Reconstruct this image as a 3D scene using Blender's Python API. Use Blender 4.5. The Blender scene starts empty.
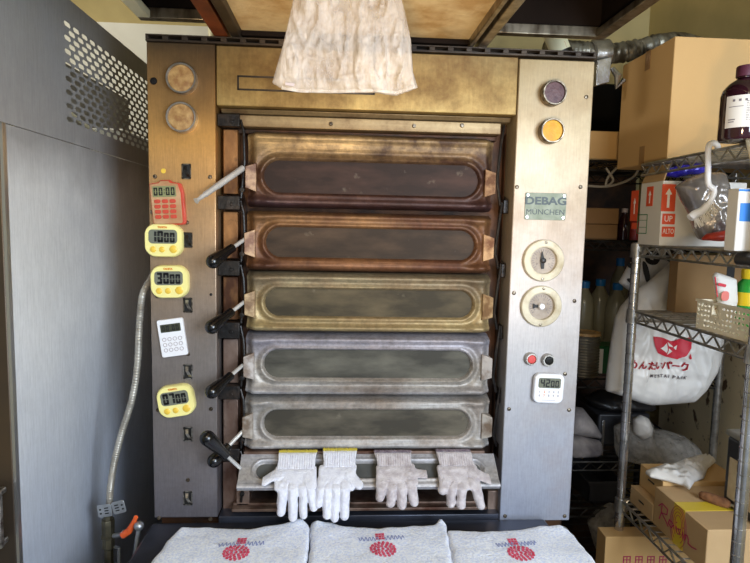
import bpy, bmesh, math, random
from math import sin, cos, pi, sqrt, radians
from mathutils import Vector, Matrix, noise
random.seed(7)
scene = bpy.context.scene
COL = scene.collection

# ------------------------------------------------------------------ camera
CY, CZ, F = -1.232, 1.45, 576.4
yaw, pitch, roll = radians(3.57), radians(5.54), radians(1.211)
fwd = Vector((sin(yaw)*cos(pitch), cos(yaw)*cos(pitch), -sin(pitch)))
rt = Vector((cos(yaw), -sin(yaw), 0)); up = rt.cross(fwd)
rt2 = cos(roll)*rt + sin(roll)*up; up2 = -sin(roll)*rt + cos(roll)*up
camd = bpy.data.cameras.new('camera'); cam = bpy.data.objects.new('camera', camd); COL.objects.link(cam)
m = Matrix((rt2, up2, -fwd)).transposed().to_4x4(); m.translation = Vector((0, CY, CZ)); cam.matrix_world = m
camd.sensor_width = 36; camd.lens = F/750*36; camd.clip_start = .01
scene.camera = cam
def ray(px, py): return fwd + rt2*((px-375)/F) - up2*((py-281.5)/F)
def P(px, py, y=0.0):                      # point of the plane at depth y seen at a photo position
    r = ray(px, py); t = (y-CY)/r.y; return Vector((r.x*t, y, CZ+r.z*t))
def PX(px, py, x):
    r = ray(px, py); t = x/r.x; return Vector((x, CY+r.y*t, CZ+r.z*t))
def PZ(px, py, z):
    r = ray(px, py); t = (z-CZ)/r.z; return Vector((r.x*t, CY+r.y*t, z))

# ------------------------------------------------------------------ materials
def lin(c):
    return tuple(((v/255)/12.92 if v/255 <= .04045 else ((v/255+.055)/1.055)**2.4) for v in c[:3]) + (1,)
def nmat(name):
    mt = bpy.data.materials.new(name); mt.use_nodes = True
    nt = mt.node_tree; return mt, nt, nt.nodes['Principled BSDF']
def node(nt, t, **k):
    n = nt.nodes.new(t)
    for a, b in k.items(): setattr(n, a, b)
    return n
def mixc(nt, fac, a, b, bt='MIX'):
    n = node(nt, 'ShaderNodeMix', data_type='RGBA', blend_type=bt)
    for s, v in ((n.inputs[0], fac), (n.inputs[6], a), (n.inputs[7], b)):
        if hasattr(v, 'is_linked') or hasattr(v, 'links'): nt.links.new(v, s)
        else: s.default_value = v
    return n.outputs[2]
def noisen(nt, scale, stretch=(1,1,1), detail=5, rough=.55, loc=(0,0,0)):
    tc = node(nt, 'ShaderNodeTexCoord'); mp = node(nt, 'ShaderNodeMapping')
    mp.inputs['Scale'].default_value = stretch; mp.inputs['Location'].default_value = loc
    n = node(nt, 'ShaderNodeTexNoise'); n.inputs['Scale'].default_value = scale
    n.inputs['Detail'].default_value = detail; n.inputs['Roughness'].default_value = rough
    nt.links.new(tc.outputs['Object'], mp.inputs[0]); nt.links.new(mp.outputs[0], n.inputs['Vector'])
    return n.outputs[0]
def ramp(nt, src, stops, interp='LINEAR'):
    r = node(nt, 'ShaderNodeValToRGB'); cr = r.color_ramp; cr.interpolation = interp
    while len(cr.elements) < len(stops): cr.elements.new(.5)
    for e, (p, c) in zip(cr.elements, stops): e.position = p; e.color = c
    nt.links.new(src, r.inputs[0]); return r.outputs[0]
BW = lambda v: (v, v, v, 1)
def simple(name, c, r=.5, m=0, c2=None, ns=8, st=(1,1,1), lo=.35, hi=.65, bump=0, bs=60, bst=(1,1,1), alpha=None, trans=0, spec=.5, sheen=0, extra=None, coat=0):
    """principled material; c2 mixed in by noise, optional bump"""
    mt, nt, b = nmat(name)
    b.inputs['Roughness'].default_value = r; b.inputs['Metallic'].default_value = m
    b.inputs['Specular IOR Level'].default_value = spec
    if trans: b.inputs['Transmission Weight'].default_value = trans
    if alpha is not None: b.inputs['Alpha'].default_value = alpha
    if sheen: b.inputs['Sheen Weight'].default_value = sheen
    if coat: b.inputs['Coat Weight'].default_value = coat
    col = None
    if c2 is not None:
        n = noisen(nt, ns, st)
        col = ramp(nt, n, [(lo, lin(c)), (hi, lin(c2))])
    for (ec, es, est, elo, ehi, amt) in (extra or []):
        n = noisen(nt, es, est, loc=(3.1*es, 1.7, 5))
        f = ramp(nt, n, [(elo, BW(0)), (ehi, BW(amt))])
        col = mixc(nt, f, col if col is not None else lin(c), lin(ec))
    if col is None: b.inputs['Base Color'].default_value = lin(c)
    else: nt.links.new(col, b.inputs['Base Color'])
    if bump:
        n = noisen(nt, bs, bst); bp = node(nt, 'ShaderNodeBump'); bp.inputs['Strength'].default_value = bump
        bp.inputs['Distance'].default_value = .004
        nt.links.new(n, bp.inputs['Height']); nt.links.new(bp.outputs[0], b.inputs['Normal'])
    return mt
def heat_sheen_steel(name, stops, z0, z1, rough=.38, metal=.8, soot=(70,45,25), soot_amt=.6, soot_lo=.55, soot_hi=.75, streak=(40,40,1.5), sscale=3, wob=.25, bump=.12, grit=.22):
    """brushed stainless with heat tint, on some sheets painted reflections, running up the height (stops: position from z0 to z1 and colour)"""
    mt, nt, b = nmat(name)
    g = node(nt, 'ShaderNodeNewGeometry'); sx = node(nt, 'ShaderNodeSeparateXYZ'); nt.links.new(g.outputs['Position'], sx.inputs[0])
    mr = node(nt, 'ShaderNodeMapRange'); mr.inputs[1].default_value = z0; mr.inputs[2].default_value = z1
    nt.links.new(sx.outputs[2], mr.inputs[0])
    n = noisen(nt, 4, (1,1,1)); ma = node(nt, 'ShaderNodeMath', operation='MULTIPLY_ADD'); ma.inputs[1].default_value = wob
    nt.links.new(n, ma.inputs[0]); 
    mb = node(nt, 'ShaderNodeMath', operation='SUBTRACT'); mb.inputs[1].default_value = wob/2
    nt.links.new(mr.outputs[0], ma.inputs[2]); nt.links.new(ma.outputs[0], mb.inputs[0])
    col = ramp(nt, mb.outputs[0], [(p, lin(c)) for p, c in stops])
    br = noisen(nt, 6, streak, 4)
    col = mixc(nt, .35, col, ramp(nt, br, [(.3, BW(.55)), (.7, BW(1.0))]), 'MULTIPLY')
    st = noisen(nt, sscale, (1,1,1), 8, .68, (5,2,8))
    col = mixc(nt, ramp(nt, st, [(soot_lo, BW(0)), (soot_hi, BW(soot_amt))]), col, lin(soot))
    gr = noisen(nt, 110, (1,1,1), 6, .7, (9,9,9)); col = mixc(nt, .8, col, ramp(nt, gr, [(.3, BW(1-grit)), (.62, BW(1.0))]), 'MULTIPLY')
    bl = noisen(nt, 11, (1,1,1), 4, .6, (2,7,1)); col = mixc(nt, .8, col, ramp(nt, bl, [(.3, BW(1-grit*.8)), (.65, BW(1.0))]), 'MULTIPLY')
    nt.links.new(col, b.inputs['Base Color']); b.inputs['Metallic'].default_value = metal
    rr = ramp(nt, st, [(.3, BW(rough-.08)), (.7, BW(rough+.15))]); nt.links.new(rr, b.inputs['Roughness'])
    bp = node(nt, 'ShaderNodeBump'); bp.inputs['Strength'].default_value = bump; bp.inputs['Distance'].default_value = .002
    nt.links.new(br, bp.inputs['Height']); nt.links.new(bp.outputs[0], b.inputs['Normal'])
    return mt
def plastic_film(name, c, opac=.5, rough=.25, bump=.6, bs=25, bst=(1,1,1), sub=.5):
    mt, nt, b = nmat(name); out = nt.nodes['Material Output']
    b.inputs['Base Color'].default_value = lin(c); b.inputs['Roughness'].default_value = rough
    b.inputs['Specular IOR Level'].default_value = .6
    tl = node(nt, 'ShaderNodeBsdfTranslucent'); tl.inputs[0].default_value = lin(c)
    tr = node(nt, 'ShaderNodeBsdfTransparent')
    m1 = node(nt, 'ShaderNodeMixShader'); m1.inputs[0].default_value = sub
    nt.links.new(b.outputs[0], m1.inputs[1]); nt.links.new(tl.outputs[0], m1.inputs[2])
    m2 = node(nt, 'ShaderNodeMixShader')
    n = noisen(nt, bs, bst, 6, .6)
    f = ramp(nt, n, [(.35, BW(max(0, opac-.18))), (.7, BW(min(1, opac+.22)))])
    nt.links.new(f, m2.inputs[0]); nt.links.new(tr.outputs[0], m2.inputs[1]); nt.links.new(m1.outputs[0], m2.inputs[2])
    nt.links.new(m2.outputs[0], out.inputs[0])
    bp = node(nt, 'ShaderNodeBump'); bp.inputs['Strength'].default_value = bump; bp.inputs['Distance'].default_value = .02
    nt.links.new(n, bp.inputs['Height']); nt.links.new(bp.outputs[0], b.inputs['Normal'])
    return mt

Zp = lambda py, px=370: P(px, py).z
MT = {}
MT['panel_l'] = heat_sheen_steel('left_panel_steel', [(0, (134,130,138)), (.35, (156,146,140)), (.6, (188,158,126)), (.8, (224,170,98)), (.93, (156,120,76)), (1, (104,84,60))], .80, 1.81, .4, .7, (84,58,34), .5, .55, .78, streak=(60,60,4), grit=.14)
MT['panel_r'] = heat_sheen_steel('right_panel_steel', [(0, (164,170,188)), (.3, (182,180,182)), (.6, (194,180,168)), (.85, (194,176,146)), (1, (172,152,114))], .80, 1.81, .5, .45, (150,116,80), .4, .52, .8, streak=(60,60,4), grit=.12)  # heat tint above, blue sky reflection painted in towards the foot
MT['header'] = heat_sheen_steel('header_steel', [(0, (200,170,108)), (.5, (178,148,90)), (1, (158,132,84))], 1.69, 1.81, .45, .6, (92,56,24), .8, .46, .7, (30,30,3), 5, .5)
MT['header_rail'] = heat_sheen_steel('header_rail_steel', [(0, (120,90,60)), (.5, (176,154,116)), (1, (150,128,92))], 1.64, 1.69, .45, .6, (72,36,20), .8, .5, .7, (1,30,30), 6, .3)
MT['casing'] = simple('oven_casing_soot', (52,40,32), .6, .4, (92,62,40), 12, lo=.4, hi=.7)
MT['inner'] = simple('inner_sooty_steel', (44,30,22), .55, .5, (96,60,34), 14, lo=.35, hi=.75, bump=.3)
MT['rust_plate'] = simple('rusty_column_plate', (156,112,68), .5, .5, (70,40,22), 14, (1,1,.5), .4, .62, .25, extra=[((30,20,14), 30, (1,1,1), .6, .75, .8)])
MT['grey_rust'] = simple('grey_column_plate', (136,116,104), .45, .5, (78,46,32), 14, (1,1,.5), .4, .64, .25, extra=[((40,26,18), 30, (1,1,1), .6, .75, .8)])
MT['black_iron'] = simple('black_iron', (24,21,20), .4, .3, (60,48,40), 40, lo=.5, hi=.75, bump=.4, bs=80)
MT['chrome'] = simple('chrome', (222,220,220), .2, .92, (170,168,166), 20)
MT['dull_chrome'] = simple('dull_wire_chrome', (196,192,186), .3, .85, (150,146,138), 40)
MT['dark_wire'] = simple('dark_wire', (70,68,66), .4, .8, (38,36,34), 40)
MT['black_plastic'] = simple('black_plastic', (9,10,13), .2, 0, spec=.6)
MT['lever_steel'] = simple('bright_lever_steel', (228,228,226), .3, .45, (196,194,190), 20)
MT['screw'] = simple('screw_steel', (150,138,120), .35, .9, (70,60,50), 90)
MT['dark_hole'] = simple('socket_black', (14,12,11), .6)
MT['latch'] = simple('latch_steel', (176,172,166), .35, .8, (90,84,78), 80)
MT['cab'] = heat_sheen_steel('cabinet_steel', [(0, (160,172,200)), (.35, (198,206,222)), (.6, (246,247,248)), (.74, (232,232,230)), (.80, (170,168,166)), (1, (150,147,143))], .2, 1.95, .5, .15, (166,168,176), .4, .5, .8, (1,60,4), 3, .12, .08, .08)  # no heat tint: bright middle and bluish foot are reflections painted into the steel
MT['cab_edge'] = simple('cabinet_bright_edge', (200,200,200), .3, .9)
MT['cab_front'] = simple('cabinet_front_dark', (64,58,54), .4, .6, (98,80,60), 2)
MT['comp_grey'] = simple('machine_grey', (150,148,140), .6, 0, (112,108,100), 6)
MT['wall'] = simple('olive_plaster', (190,174,122), .8, 0, (166,150,102), 3, extra=[((120,108,74), 9, (1,1,1), .6, .8, .5)])
MT['wall_r'] = simple('olive_side_plaster', (196,178,124), .8, 0, (174,158,108), 3)
MT['stained'] = simple('stained_beige_board', (240,220,180), .75, 0, (222,200,158), 3, extra=[((86,50,22), 26, (1,1,.7), .6, .66, .9), ((120,84,48), 60, (1,1,1), .64, .72, .8)])
MT['ceil'] = simple('ceiling_paint', (170,158,116), .9)
MT['floor'] = simple('concrete_floor', (120,116,110), .8, 0, (96,92,86), 6)
MT['white_panel'] = simple('white_board', (226,226,216), .6, 0, (206,204,192), 3)
MT['hood_steel'] = simple('hood_rim_steel', (150,140,122), .34, .85, (82,70,56), 14, (3,3,1), .4, .7, .1)
MT['hood_dark'] = simple('hood_soot', (30,22,18), .8, 0, (16,12,10), 6, spec=.1)
MT['hood_board'] = simple('hood_tan_board', (240,210,156), .65, 0, (206,164,106), 14, (1,1,1), .4, .62, .5, 120, extra=[((70,44,24), 5, (.6,.6,.6), .56, .74, .7)])
MT['orange_strut'] = simple('rust_orange_strut', (158,78,38), .45, .3, (96,44,24), 10)
MT['black_strut'] = simple('black_strut', (38,34,32), .45, .5, (78,66,54), 12)
MT['table'] = simple('loader_blue_grey', (70,74,88), .35, .5, (44,46,54), 6)
def towel_mat():
    mt = simple('white_terry', (240,245,255), .95, 0, (206,217,245), 210, lo=.42, hi=.66, bump=.7, bs=260, sheen=.3)
    return mt
MT['towel'] = towel_mat()

MT['towel_red'] = simple('towel_red_print', (206,44,78), .95, 0, (226,120,150), 300, lo=.45, hi=.6, bump=.5, bs=330)
MT['towel_blue'] = simple('towel_blue_print', (140,154,205), .95, 0, (170,180,215), 300, lo=.5, hi=.65)
MT['glove'] = simple('white_cotton_knit', (232,232,240), .95, 0, (214,214,226), 120, lo=.35, hi=.7, bump=.8, bs=420, bst=(1,1,.5), sheen=.3)
MT['glove_dirty'] = simple('worn_cotton_knit', (208,200,202), .95, 0, (166,154,156), 60, lo=.4, hi=.72, bump=.8, bs=420, bst=(1,1,.5), sheen=.3)
MT['hem_y'] = simple('yellow_hem', (222,204,70), .9, 0, (206,190,90), 100)
MT['hem_p'] = simple('dark_purple_hem', (110,96,112), .9, 0, (150,138,148), 100)
MT['yellow'] = simple('pale_yellow_plastic', (242,232,152), .35)
MT['yellow_btn'] = simple('amber_button', (236,196,72), .35)
MT['yellow_mark'] = simple('orange_mark', (222,132,40), .5)
MT['lcd'] = simple('lcd_glass', (118,120,106), .15)
MT['lcd_g'] = simple('lcd_green_glass', (138,140,98), .2)
MT['lcd_dark'] = simple('lcd_dark_glass', (70,72,58), .2)
MT['seg'] = simple('lcd_black', (14,14,14), .5)
MT['white_pl'] = simple('white_plastic', (236,236,240), .35)
MT['red_pl'] = simple('red_plastic', (196,72,52), .4)
MT['beige_pl'] = simple('stained_tan_plastic', (196,158,118), .45, 0, (172,124,84), 20)
MT['btn_grey'] = simple('button_print_grey', (170,160,164), .5)
MT['btn_pink'] = simple('button_print_pink', (222,176,170), .5)
MT['cream_bezel'] = simple('cream_bezel', (214,206,184), .5, 0, (176,162,134), 30, lo=.42, hi=.72, spec=.3)
MT['dial'] = simple('aged_dial', (176,164,152), .6, 0, (140,126,112), 30)
MT['tan_cap'] = simple('tan_lamp_lens', (196,160,104), .4, 0, (150,108,64), 60, bump=.4, bs=90)
MT['purple_cap'] = simple('purple_lamp_lens', (76,52,60), .5, 0, (98,72,76), 80, bump=.4, bs=200)
MT['amber_cap'] = simple('amber_lamp_lens', (224,168,44), .45, 0, (206,146,30), 80, bump=.5, bs=200)
MT['plate'] = simple('green_grey_nameplate', (150,158,146), .6, .1, (124,134,120), 40, spec=.2)
MT['plate_txt'] = simple('nameplate_lettering', (62,70,72), .5, .3)
MT['red_btn'] = simple('red_push_button', (206,66,60), .4)
MT['card'] = simple('cardboard', (204,166,112), .8, 0, (198,160,106), 3, (1,1,1), bump=.08, bs=200)
MT['card2'] = simple('pale_cardboard', (190,158,116), .8, 0, (176,144,102), 5, bump=.08, bs=200)
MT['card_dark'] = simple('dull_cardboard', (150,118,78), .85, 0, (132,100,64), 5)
MT['tape'] = simple('brown_tape', (150,112,64), .35)
MT['tape_y'] = simple('yellow_tape', (214,186,54), .35)
MT['magenta'] = simple('magenta_print', (176,40,92), .7)
MT['white_card'] = simple('white_carton', (222,218,212), .6)
MT['orange'] = simple('orange_red_print', (222,84,48), .6)
MT['green_print'] = simple('green_print', (52,128,84), .6)
MT['white_print'] = simple('white_print', (236,232,226), .6)
MT['black_print'] = simple('black_print', (28,26,26), .6)
MT['red_print'] = simple('red_print', (200,36,56), .55)
MT['grey_print'] = simple('grey_print', (112,104,110), .6)
MT['brown_glass'] = simple('brown_bottle_glass', (38,16,22), .08, 0, (52,22,30), 6, coat=.5)
MT['label'] = simple('paper_label', (222,216,208), .6)
MT['label_old'] = simple('stained_paper_label', (206,190,158), .7, 0, (176,150,112), 20, extra=[((110,76,44), 18, (1,1,1), .58, .68, .7)])
MT['bag_clear'] = plastic_film('milky_film', (236,228,220), .42, .16, 1, 30, (1,1,.35), .3)
MT['bag_white'] = simple('white_bag_film', (226,222,216), .35, 0, (204,200,196), 6, bump=.9, bs=16, bst=(1,1,.6))
MT['bag_grey'] = plastic_film('grey_film', (200,194,186), .55, .2, 1, 34, (1,1,1), .3)
MT['bag_silver'] = simple('silver_pouch_film', (166,160,156), .22, .5, (128,120,118), 16, bump=.9, bs=28)
MT['blue_foil'] = simple('blue_pouch_film', (34,26,150), .2, .1, (70,64,190), 30, bump=.8, bs=40)
MT['red_foil'] = simple('red_pouch_film', (196,60,44), .35, 0, (160,40,34), 30, bump=.6, bs=40)
MT['pet'] = simple('cloudy_pet', (172,166,138), .2, 0, (150,144,118), 8, trans=.25)
MT['blue_cap'] = simple('blue_cap', (24,110,176), .35)
MT['dark_crate'] = simple('dark_crate', (34,34,38), .45, 0, (48,48,52), 12)
MT['gap_black'] = simple('matt_gap_black', (10,9,9), .8, spec=.1)  # for the added block that darkens the gap beside the oven top
MT['black_bag'] = simple('black_bag', (22,21,22), .35, 0, (40,38,38), 10, bump=.8, bs=20)
MT['grey_cloth'] = simple('grey_cloth', (142,134,130), .9, 0, (84,78,80), 14, bump=.6, bs=30)
MT['tin'] = simple('ribbed_tin', (160,156,148), .3, .85, (120,112,100), 12)
MT['green_pl'] = simple('green_plastic', (28,92,52), .4)
MT['green_glass'] = simple('green_squeeze_bottle', (48,156,58), .2, 0, (36,136,50), 10)
MT['yellow_cap'] = simple('yellow_cap', (232,196,36), .35)
MT['ivory'] = simple('ivory_basket', (232,222,198), .5)
MT['wood_brush'] = simple('brown_bristle', (138,92,56), .9, 0, (98,62,36), 60, bump=.9, bs=120)
MT['hose'] = simple('corrugated_hose', (190,186,176), .4, .5, (140,134,124), 30)
MT['brass'] = simple('aged_valve_metal', (112,106,88), .42, .8, (70,66,54), 30)
MT['orange_handle'] = simple('orange_handle', (226,96,44), .45)
MT['zinc'] = simple('zinc_clip', (190,194,198), .38, .8, (150,152,156), 30)
MT['pvc'] = simple('cream_pipe', (232,226,190), .4)
MT['foil'] = simple('foil_duct', (150,146,132), .4, .7, (74,68,56), 26, lo=.4, hi=.62, bump=1, bs=34)
MT['foil_bright'] = simple('foil_collar', (206,206,206), .25, .9, (140,136,130), 18, bump=.6, bs=20)
MT['cable'] = simple('grey_cable', (130,122,108), .6)
MT['blue_print'] = simple('blue_print', (44,120,206), .5)
MT['pink_print'] = simple('pink_print', (220,120,110), .6)
def door_mat(name, top, mid, bot, z0, z1, stain, amt, lo=.48, hi=.7, metal=.32, rough=.46):
    return heat_sheen_steel(name, [(0, bot), (.22, mid), (.5, mid), (.82, top), (1, top)], z0, z1, rough, metal, stain, amt, lo, hi, (1.5,30,30), 8, .3, .5, .5)

# ------------------------------------------------------------------ mesh helpers
def NB(): return bmesh.new()
def box(bm, a, b, M=None):
    vs = [Vector((x, y, z)) for x in (a[0], b[0]) for y in (a[1], b[1]) for z in (a[2], b[2])]
    if M is not None: vs = [M @ v for v in vs]
    v = [bm.verts.new(p) for p in vs]
    for f in ((0,1,3,2), (4,6,7,5), (0,4,5,1), (2,3,7,6), (0,2,6,4), (1,5,7,3)): bm.faces.new([v[i] for i in f])
def prism(bm, pts, d, M):
    """2D outline (u,v) extruded 0..d along local z, placed by M"""
    n = len(pts)
    a = [bm.verts.new(M @ Vector((p[0], p[1], 0))) for p in pts]; b = [bm.verts.new(M @ Vector((p[0], p[1], d))) for p in pts]
    bm.faces.new(a[::-1]); bm.faces.new(b)
    for i in range(n): bm.faces.new((a[i], a[(i+1) % n], b[(i+1) % n], b[i]))
def tube(bm, pts, r, seg=8, closed=False, cap=True):
    pts = [Vector(p) for p in pts]; n = len(pts); rings = []; prev = None
    rs = r if isinstance(r, (list, tuple)) else [r]*n
    for i, p in enumerate(pts):
        if closed: d = pts[(i+1) % n]-pts[i-1]
        else: d = pts[min(i+1, n-1)]-pts[max(i-1, 0)]
        d.normalize()
        if prev is None:
            a = Vector((0, 0, 1)) if abs(d.z) < .9 else Vector((1, 0, 0)); u = d.cross(a).normalized()
        else: u = (prev - d*prev.dot(d)).normalized()
        prev = u; w = d.cross(u)
        rings.append([bm.verts.new(p+(u*cos(2*pi*k/seg)+w*sin(2*pi*k/seg))*rs[i]) for k in range(seg)])
    for i in range(n if closed else n-1):
        A, B = rings[i], rings[(i+1) % n]
        for k in range(seg): bm.faces.new((A[k], A[(k+1) % seg], B[(k+1) % seg], B[k]))
    if cap and not closed: bm.faces.new(rings[0][::-1]); bm.faces.new(rings[-1])
def lathe(bm, prof, M, seg=32):
    """prof: (radius, height) pairs around local z"""
    rings = []
    for r, h in prof:
        if r < 1e-6: rings.append([bm.verts.new(M @ Vector((0, 0, h)))])
        else: rings.append([bm.verts.new(M @ Vector((r*cos(2*pi*k/seg), r*sin(2*pi*k/seg), h))) for k in range(seg)])
    for A, B in zip(rings, rings[1:]):
        for k in range(seg):
            k2 = (k+1) % seg
            if len(A) == 1 and len(B) > 1: bm.faces.new((A[0], B[k2], B[k]))
            elif len(B) == 1 and len(A) > 1: bm.faces.new((A[k], A[k2], B[0]))
            elif len(A) > 1: bm.faces.new((A[k], A[k2], B[k2], B[k]))
def rrect(w, h, r, n=6):
    o = []
    for cx, cy, a0 in ((w/2-r, h/2-r, 0), (-w/2+r, h/2-r, 90), (-w/2+r, -h/2+r, 180), (w/2-r, -h/2+r, 270)):
        for i in range(n+1):
            a = radians(a0+90*i/n); o.append((cx+r*cos(a), cy+r*sin(a)))
    return o
def FR(p, rz=0, tilt=0):
    """frame on a surface facing the camera side (-y): local x right, local y up, local z out of the panel"""
    return Matrix.Translation(p) @ Matrix.Rotation(tilt, 4, 'Z') @ Matrix(((1,0,0,0),(0,0,-1,0),(0,1,0,0),(0,0,0,1))) @ Matrix.Rotation(rz, 4, 'Z')
def FX(p, rz=0):
    """frame on a face looking to -x: local x towards -y (right as seen), local y up, local z to -x"""
    return Matrix.Translation(p) @ Matrix(((0,0,-1,0),(-1,0,0,0),(0,1,0,0),(0,0,0,1))) @ Matrix.Rotation(rz, 4, 'Z')
def text(bm, s, size, M, depth=.0006, align='CENTER', bold=0, sx=1):
    cu = bpy.data.curves.new('t', 'FONT'); cu.body = s; cu.size = size; cu.align_x = align; cu.align_y = 'CENTER'
    cu.resolution_u = 3; cu.offset = bold; cu.extrude = depth/2
    ob = bpy.data.objects.new('t', cu); COL.objects.link(ob)
    dg = bpy.context.evaluated_depsgraph_get(); me = bpy.data.meshes.new_from_object(ob.evaluated_get(dg))
    me.transform(M @ Matrix.Diagonal((sx, 1, 1, 1))); bm.from_mesh(me)
    bpy.data.objects.remove(ob); bpy.data.meshes.remove(me); bpy.data.curves.remove(cu)
def strip(bm, pts, w, d, M):
    """flat stroke of width w following 2D points, thin box segments"""
    for (x0, y0), (x1, y1) in zip(pts, pts[1:]):
        L = sqrt((x1-x0)**2+(y1-y0)**2)
        if L < 1e-9: continue
        a = math.atan2(y1-y0, x1-x0)
        N = M @ Matrix.Translation((x0, y0, 0)) @ Matrix.Rotation(a, 4, 'Z')
        box(bm, (-w/3, -w/2, 0), (L+w/3, w/2, d), N)
def smoothstep(a, b, x):
    t = max(0, min(1, (x-a)/(b-a))); return t*t*(3-2*t)
def sdcap(x, y, a, b, ra, rb):
    dx, dy = b[0]-a[0], b[1]-a[1]; t = max(0, min(1, ((x-a[0])*dx+(y-a[1])*dy)/(dx*dx+dy*dy+1e-12)))
    return sqrt((x-a[0]-dx*t)**2+(y-a[1]-dy*t)**2)-(ra+(rb-ra)*t)
def sdpoly(x, y, pts):
    d = 1e9; s = 1; n = len(pts)
    for i in range(n):
        x0, y0 = pts[i]; x1, y1 = pts[i-1]
        ex, ey = x1-x0, y1-y0; wx, wy = x-x0, y-y0
        t = max(0, min(1, (wx*ex+wy*ey)/(ex*ex+ey*ey+1e-12)))
        d = min(d, (wx-ex*t)**2+(wy-ey*t)**2)
        if ((y >= y0) != (y >= y1)) and (x-x0 < (y-y0)*(x1-x0)/(y1-y0)): s = -s
    return s*sqrt(d)
def inflate(bm, sdf, bx, res, T, r, M, disp=None, back=1.0, warp=None):
    """a soft flat body: outline where sdf<0, thickness T rounded over r at its border"""
    x0, y0, x1, y1 = bx; nx = int((x1-x0)/res)+1; ny = int((y1-y0)/res)+1
    val = [[sdf(x0+i*res, y0+j*res) for i in range(nx+1)] for j in range(ny+1)]
    cache = {}
    def place(x, y, z, s):
        v = Vector((x, y, z))
        if warp: v = warp(v)
        return M @ v
    def vert(key, x, y, d, side):
        k = (key, side if d > 1e-6 else 0)
        if k in cache: return cache[k]
        h = T*sqrt(max(0, 1-(1-min(d/r, 1))**2))
        e = disp(x, y) if (disp and d > 1e-6) else 0
        if disp and d <= 1e-6: e = 0
        f = min(1, d/r)
        z = (h+e*f) if side > 0 else (-h*back+e*f*.6)
        cache[k] = bm.verts.new(place(x, y, z, side)); return cache[k]
    for j in range(ny):
        for i in range(nx):
            cs = [(i, j), (i+1, j), (i+1, j+1), (i, j+1)]; vs = [val[b][a] for a, b in cs]
            if all(v >= 0 for v in vs): continue
            poly = []
            for k in range(4):
                (a, b), (c, d) = cs[k], cs[(k+1) % 4]; va, vb = vs[k], vs[(k+1) % 4]
                if va < 0: poly.append((('p', a, b), x0+a*res, y0+b*res, -va))
                if (va < 0) != (vb < 0):
                    t = va/(va-vb); t = min(.97, max(.03, t)); key = ('e',)+tuple(sorted(((a, b), (c, d))))
                    poly.append((key, x0+(a+(c-a)*t)*res, y0+(b+(d-b)*t)*res, 0))
            if len(poly) < 3: continue
            fr = [vert(*p, 1) for p in poly]; bk = [vert(*p, -1) for p in poly]
            try: bm.faces.new(fr)
            except ValueError: pass
            try:
                if set(bk) != set(fr): bm.faces.new(bk[::-1])
            except ValueError: pass

def clean(me):
    pass
def obj(name, bm, mt, parent=None, smooth=True, bev=0, ang=40, origin=None, seg=2, local=False):
    me = bpy.data.meshes.new(name); bmesh.ops.recalc_face_normals(bm, faces=bm.faces[:]); bm.to_mesh(me); bm.free()
    mts = mt if isinstance(mt, (list, tuple)) else [mt]
    for q in mts: me.materials.append(MT[q] if isinstance(q, str) else q)
    o = bpy.data.objects.new(name, me); COL.objects.link(o)
    if parent is not None:
        o.parent = parent
        if not local:
            me.transform(WM[parent.name].inverted())
        WM[o.name] = WM[parent.name].copy()
    else:
        vs = [v.co for v in me.vertices]
        if origin is None:
            xs = [v.x for v in vs]; ys = [v.y for v in vs]; zs = [v.z for v in vs]
            origin = Vector(((min(xs)+max(xs))/2, (min(ys)+max(ys))/2, min(zs)))
        me.transform(Matrix.Translation(-Vector(origin))); o.location = origin; WM[o.name] = Matrix.Translation(origin)
    if smooth:
        me.polygons.foreach_set('use_smooth', [True]*len(me.polygons))
        try: me.set_sharp_from_angle(angle=radians(ang))
        except Exception: pass
    if bev:
        md = o.modifiers.new('bevel', 'BEVEL'); md.width = bev; md.segments = seg; md.limit_method = 'ANGLE'; md.angle_limit = radians(35)
        md.harden_normals = False
    return o
WM = {}
def thing(name, label, cat, loc, group=None, M=None):
    o = bpy.data.objects.new(name, None); COL.objects.link(o); o.empty_display_size = .05
    W = M if M is not None else Matrix.Translation(loc)
    o.matrix_world = W; WM[o.name] = W.copy()
    o['label'] = label; o['category'] = cat
    if group: o['group'] = group
    return o
def tag(o, label, cat, group=None, kind=None):
    o['label'] = label; o['category'] = cat
    if group: o['group'] = group
    if kind: o['kind'] = kind
    return o
def struct(name, bm, mt, label=None, **k):
    o = obj(name, bm, mt, **k); o['kind'] = 'structure'
    o['label'] = label or name.replace('_', ' '); o['category'] = name.split('_')[0]; return o
def B(name, a, b, mt, parent=None, bev=.0015, M=None, **k):
    bm = NB(); box(bm, a, b, M); return obj(name, bm, mt, parent, bev=bev, **k)

# ================================================================== SETTING
RW, BWY = 1.2, 1.05
struct('floor', (lambda b: (box(b, (-1.6, -2.6, -.05), (RW+.1, BWY+.1, 0)), b)[1])(NB()), 'floor', 'grey concrete floor of the bakery corner')
struct('wall_back', (lambda b: (box(b, (-1.6, BWY, 0), (RW, BWY+.1, 2.5)), b)[1])(NB()), 'wall', 'olive plaster wall behind the oven')
struct('wall_right', (lambda b: (box(b, (RW, -2.6, 0), (RW+.1, BWY+.1, 2.5)), b)[1])(NB()), 'wall_r', 'beige wall with flaking brown stains beside the shelving')
struct('wall_left', (lambda b: (box(b, (-1.7, -2.6, 0), (-1.6, BWY+.1, 2.5)), b)[1])(NB()), 'wall', 'olive wall on the left')
struct('ceiling', (lambda b: (box(b, (-1.7, -2.6, 2.5), (RW+.1, BWY+.1, 2.55)), b)[1])(NB()), 'ceil', 'olive painted ceiling')

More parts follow.
